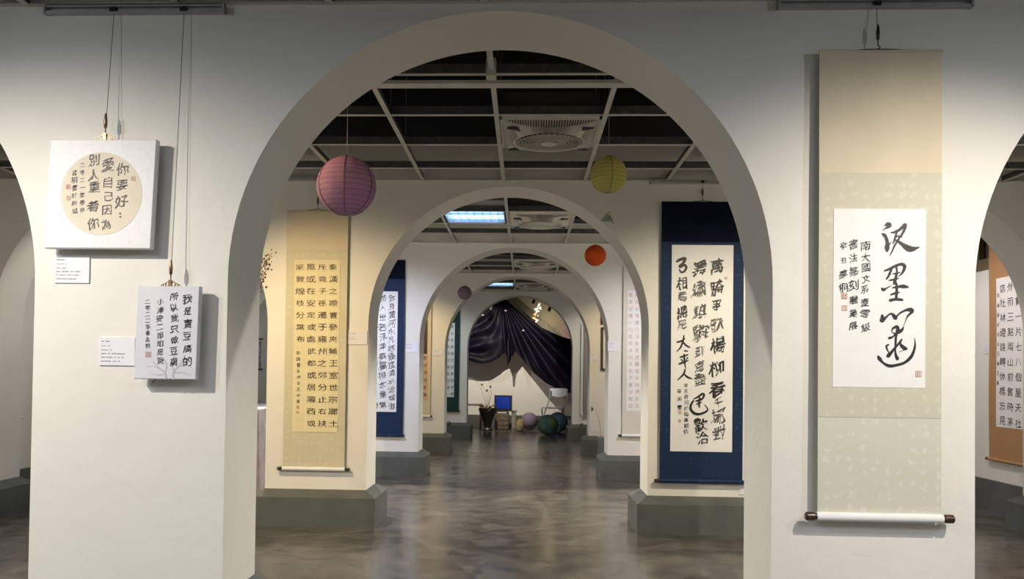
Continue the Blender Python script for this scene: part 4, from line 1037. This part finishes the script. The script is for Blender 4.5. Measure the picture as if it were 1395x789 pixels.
tb = MB(); pp = [at(692, 462, 17.24), at(693, 480, 17.20), at(692.5, 497, 17.18)]; tb.tube(pp, [.018, .035, .015], 10)
o = tb.build('drape_tassel', M['drape'], None, smooth=True, origin=pp[2]); tag(o, 'gathered dark tail hanging at the middle of the drape', 'drape')
# small white paper birds pinned on the drape
for (u, v), lb in zip(((657.5, 429.6), (688.7, 423.6), (712.7, 450.6)), ('leftmost small white paper bird on the dark drape', 'small white paper bird under the drape peak', 'rightmost small white paper bird on the dark drape')):
    p = at(u, v, 17.16); s = .030; b = MB()
    b.add([p + Vector((-s, 0, 0)), p + Vector((0, -.02, s * .9)), p + Vector((s, 0, -s * .1)), p + Vector((0, .02, -s * .3)), p + Vector((0, .06, 0))], [(0, 3, 1), (1, 3, 2), (0, 1, 4), (1, 2, 4), (0, 4, 3), (3, 4, 2)])
    tag(b.build('paper_bird', M['white'], None, origin=p), lb, 'ornament')
# bright flame-like shape: paper folds whose lit look is put in as emission
gw = mat('lit_look_paper', (.9, .8, .6), .6, emit=(1.0, .86, .60), es=1.6, var=.05); gr = mat('lit_look_red_paper', (.9, .5, .3), .6, emit=(1.0, .42, .22), es=1.0, var=.05)
p0 = at(731, 425, 17.0); t = thing('emissive_paper_folds', p0, 'bright folded-paper shape right of the drape peak, its lit look put in as emission', 'lamp')
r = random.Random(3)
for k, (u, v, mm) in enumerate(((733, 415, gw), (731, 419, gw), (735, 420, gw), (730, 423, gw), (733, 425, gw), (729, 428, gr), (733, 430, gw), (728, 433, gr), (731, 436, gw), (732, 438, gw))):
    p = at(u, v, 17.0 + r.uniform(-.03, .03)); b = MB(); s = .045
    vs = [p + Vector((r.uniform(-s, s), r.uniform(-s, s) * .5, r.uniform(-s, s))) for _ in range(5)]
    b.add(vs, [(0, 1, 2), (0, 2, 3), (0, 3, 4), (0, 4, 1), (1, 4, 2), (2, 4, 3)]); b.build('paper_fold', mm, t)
MB().tube([p0 + Vector((0, 0, .1)), (p0.x, p0.y, 3.15)], .002, 5).build('thread', M['dark'], t)
# little black spot fixtures near the arch top
for (u, v), lb in zip(((748.5, 421.5), (727, 411), (669, 420)), ('small black spotlight at the upper right of the stage', 'small black spotlight left of the bright paper folds', 'small black spotlight above the left swag')):
    p = at(u, v, 16.4); t = thing('spotlight', p, lb, 'spotlight')
    MB().lathe(p, [(.022, -.04), (.028, -.03), (.028, .03), (.012, .045)], 14, (.3, .5, .8)).build('lamp_head', M['dark'], t, smooth=True)
    MB().tube([p + Vector((0, 0, .03)), (p.x, p.y, 3.15)], .004, 6).build('stem', M['dark'], t)

def floor_at(u, v): return atz(u, v, 0)
# monitor on crate
Y = 16.95
a = at(673.5, 538.5, Y); bq = at(697.5, 560.5, Y); x0, x1, z1, z0 = a.x, bq.x, a.z, bq.z
ca = at(675, 560, Y); cb = at(694, 584, Y)
cz = z0
t = thing('wooden_crate', ((ca.x + cb.x) / 2, Y + .2, 0), 'weathered wooden crate under the blue-screened television', 'crate')
cx0, cx1 = ca.x, cb.x - .03
for sx in (cx0, cx1 - .03):
    for yy in (Y, Y + .37): MB().box(sx, sx + .03, yy, yy + .03, 0, cz).build('post', M['crate'], t)
k = 0; zz = .02
while zz + .075 < cz:
    MB().box(cx0 - .004, cx1 + .004, Y - .012, Y, zz, zz + .068).build('slat', M['crate'], t)
    MB().box(cx0 - .012, cx0, Y, Y + .4, zz, zz + .068).build('slat', M['crate'], t); MB().box(cx1, cx1 + .012, Y, Y + .4, zz, zz + .068).build('slat', M['crate'], t)
    zz += .08
MB().box(cx0 - .012, cx1 + .012, Y - .012, Y + .41, cz - .016, cz).build('lid', M['crate'], t)
t = thing('television', ((x0 + x1) / 2, Y + .1, cz), 'old black television showing a blue screen on the crate', 'television')
MB().box(x0, x1, Y, Y + .06, z0, z1).build('case', M['tv'], t); MB().box(x0 + .04, x1 - .04, Y + .06, Y + .28, z0 + .02, z1 - .05).build('tube_housing', M['tv'], t)
b = MB(); b.grid(lambda s, w_: (x0 + .035 + (x1 - x0 - .07) * s, Y - .004 - .012 * sin(pi * s) * sin(pi * w_), z0 + .05 + (z1 - z0 - .075) * w_), 8, 8, (0, .003, 0)); b.build('screen', M['screen'], t, smooth=True)
# grey cabinet beside
a = at(694.5, 561, Y + .05); q = at(703, 584, Y + .05)
a.x += .02
t = thing('grey_cabinet', ((a.x + q.x) / 2 + .04, Y + .2, 0), 'low grey cabinet right of the crate', 'cabinet')
MB().box(a.x + .02, q.x, Y + .05, Y + .34, 0, a.z).build('body', M['greybox'], t); MB().box(a.x + .035, q.x - .015, Y + .036, Y + .05, .03, a.z - .03).build('door', M['greybox'], t)
MB().box(a.x + .0, q.x + .02, Y + .04, Y + .37, a.z, a.z + .015).build('worktop', M['greybox'], t)
# dark urn with stems
p = at(664, 585, 16.7); ux, uy = p.x, 16.7
top = at(664, 556, 16.7).z
t = thing('dark_planter', (ux, uy, 0), 'black tapering planter holding thin stems with dark seed balls', 'planter')
MB().lathe((ux, uy, 0), [(.10, 0), (.105, .02), (.07, .06), (.085, .16), (.13, .28), (.17, top - .05), (.175, top), (.15, top), (.13, top - .06), (.01, top - .08)], 24).build('planter_body', M['dark'], t, smooth=True)
r = random.Random(5); b = MB()
for k in range(40):
    a_ = r.uniform(0, 2 * pi); rr = r.uniform(.05, .17); q = Vector((ux + rr * cos(a_), uy + rr * sin(a_), top + r.uniform(-.03, .05))); s = r.uniform(.018, .04)
    vs = [q + Vector((r.uniform(-s, s), r.uniform(-s, s), r.uniform(-s, s))) for _ in range(4)]; b.add(vs, [(0, 1, 2), (0, 2, 3), (0, 3, 1), (1, 3, 2)])
tag(b.build('dry_moss', M['clay'], t), kind='stuff')
for (u, v) in ((644, 514), (656.5, 524), (668, 527), (663.5, 532)):
    e = at(u, v, uy); s0 = Vector((ux - .02, uy, top - .02)); mid = s0.lerp(e, .6) + Vector((.05, 0, .04))
    sm = MB().tube([s0, s0.lerp(mid, .5) + Vector((.015, 0, 0)), mid, e], [.005, .004, .003, .003], 6).build('stem', M['twig'], t)
    MB().lathe(e, [(.001, -.022), (.016, -.014), (.022, 0), (.016, .014), (.001, .022)], 10).build('seed_ball', M['dark'], sm, smooth=True)
# low bench with bits to the left
p0, p1 = at(636, 548, 17.0), at(657, 551, 17.0)
t = thing('low_bench', ((p0.x + p1.x) / 2, 17.1, 0), 'low dark bench at the left foot of the stage', 'bench')
MB().box(p0.x - .25, p1.x, 16.98, 17.26, p1.z - .03, p1.z).build('seat', M['crate'], t)
for x in (p0.x - .22, p1.x - .05):
    for y in (17.0, 17.2): MB().box(x, x + .035, y, y + .035, 0, p1.z - .03).build('leg', M['frame'], t)
# sack and floor lanterns
def ball(u, vc, vb, label, c1, c2, name='paper_lantern', hole=False, nr=10):
    # rests on the floor: contact (u, vb), centre height from vc
    p = floor_at(u, vb); Y = p.y; 
    r_ = at(u, vc, Y).z
    return lantern(u, vc, Y, r_ / .985 * 1.01, nr, label, c1, c2, .25, thread=False, z=r_ * 1.0 + .004)
ball(721, 574, 585.5, 'lilac paper lantern lying on the floor right of the cabinet', (.30, .24, .33), (.27, .23, .30))
ball(746.5, 579.5, 593.5, 'blue and green paper lantern on the floor in front of the folding chair', (.10, .20, .22), (.22, .28, .09))
ball(760, 575.5, 589, 'pale blue paper lantern on the floor behind the green one', (.20, .34, .44), (.16, .28, .40))
p = floor_at(708.5, 587.5)
b = MB().lathe((p.x, p.y, 0), [(.05, 0), (.075, .02), (.085, .10), (.07, .19), (.03, .235), (.035, .26), (.01, .262)], 18); o = b.build('small_sack', M['sack'], None, smooth=True, origin=(p.x, p.y, 0)); tag(o, 'small yellow-brown tied sack on the floor beside the cabinet', 'sack')
# folding chair
fx = floor_at(741, 587); cy0 = 16.35
L = lambda u, v, Y_: at(u, v, Y_)
t = thing('folding_chair', (at(755, 587, 16.5).x, 16.5, 0), 'white folding chair standing at the right of the stage', 'chair')
def T_(name, pts, r_, m_='chairm'): MB().tube(pts, r_, 8).build(name, M[m_], t, smooth=True)
bl_, br_ = L(749.5, 541, 16.75), L(773, 541, 16.75)
fl_, frr = L(733, 586, 16.25), L(759.5, 586, 16.25); fl_.z = frr.z = .012
T_('frame_tube', [fl_, fl_.lerp(bl_, .5), bl_, bl_ + Vector((.0, .02, .14))], .011); T_('frame_tube', [frr, frr.lerp(br_, .5), br_, br_ + Vector((0, .02, .14))], .011)
sl, sr = L(738, 557, 16.35), L(766, 557, 16.5)
rl, rr_ = Vector((sl.x + .06, 16.85, .012)), Vector((sr.x + .07, 16.9, .012))
T_('leg', [Vector((sl.x, 16.32, sl.z)), rl], .011); T_('leg', [Vector((sr.x, 16.42, sl.z)), rr_], .011)
T_('stretcher', [rl + Vector((0, -.03, .08)), rr_ + Vector((0, -.03, .08))], .008); T_('stretcher', [fl_.lerp(bl_, .12), frr.lerp(br_, .12)], .008)
b = MB(); b.grid(lambda s, w_: (bl_.x - .012 + (br_.x - bl_.x + .024) * s, 16.76 + .02 * w_ - .035 * sin(pi * s) + .035, bl_.z + .0 + .17 * w_ * (1 - .12 * abs(2 * s - 1) ** 6) + .05 * (1 - w_) * abs(2 * s - 1) ** 2), 14, 6, (0, .012, 0)); b.build('backrest', M['chair'], t, smooth=True, ang=60)
b = MB(); b.grid(lambda s, w_: (sl.x + (sr.x - sl.x) * s + .03 * w_, 16.33 + .38 * w_, sl.z + .01 - .012 * sin(pi * s) * sin(pi * w_)), 8, 8, (0, 0, .014)); b.build('seat', M['chair'], t, smooth=True, ang=60)

# ---------------------------------------------------------------- lamp and clear box at the fourth wall, small spots on plinths
fy = 11.78
bx0, bx1 = at(813.5, 600, fy).x, at(823.5, 600, fy).x; bz = at(818, 596, fy).z
t = thing('acrylic_box', ((bx0 + bx1) / 2, fy, 0), 'clear acrylic box standing before the fourth wall plinth', 'box'); y0, y1 = fy - .1, fy + .08; w_ = .006
b = MB(); b.box(bx0, bx1, y0, y0 + w_, .0, bz); b.box(bx0, bx1, y1 - w_, y1, .0, bz); b.box(bx0, bx0 + w_, y0 + w_, y1 - w_, 0, bz); b.box(bx1 - w_, bx1, y0 + w_, y1 - w_, 0, bz); b.build('side_pane', M['glass'], t)
MB().box(bx0, bx1, y0, y1, bz, bz + .006).build('lid', M['glass'], t)
cxm = (bx0 + bx1) / 2
t = thing('dish_lamp', (cxm, fy, bz + .006), 'small black dish lamp on a thin bent stem, on the acrylic box', 'lamp')
h1 = at(806, 557.5, fy); h2 = at(811, 558, fy)
MB().lathe((cxm, fy, bz + .006), [(.03, 0), (.03, .006), (.006, .01)], 16).build('base', M['steel'], t)
MB().tube([(cxm, fy, bz + .014), (cxm - .02, fy, bz + .2), (h2.x + .02, fy, h2.z - .03), h2, (h1.x + .02, fy, h1.z)], .003, 6).build('stem', M['steel'], t, smooth=True)
MB().lathe((h1.x + .022, fy, h1.z), [(.008, 0), (.022, .008), (.038, .022), (.036, .024), (.02, .014), (.002, .012)], 20, (-1, 0, 0)).build('dish', M['dark'], t, smooth=True)
rg = at(811, 591, fy); MB().ring((rg.x, fy, rg.z), (0, 1, 0), .028, .002, 24, 5).build('wire_ring', M['steel'], t)
for (u, v, y, lb) in ((611.5, 572.8, 14.74, 'tiny black spotlight on the left plinth of the fifth wall'), (792.3, 576.3, 14.74, 'tiny black spotlight on the right plinth of the fifth wall')):
    p = at(u, v, y); zz = .246; t = thing('plinth_spotlight', (p.x, y, zz - .012), lb, 'spotlight')
    MB().box(p.x - .022, p.x + .022, y - .022, y + .016, zz - .012, zz + .03).build('lamp_body', M['dark'], t)
    MB().lathe((p.x, y - .022, zz + .01), [(.014, 0), (.017, .01), (.012, .011)], 12, (0, -1, 0)).build('lamp_lens', M['steel'], t)
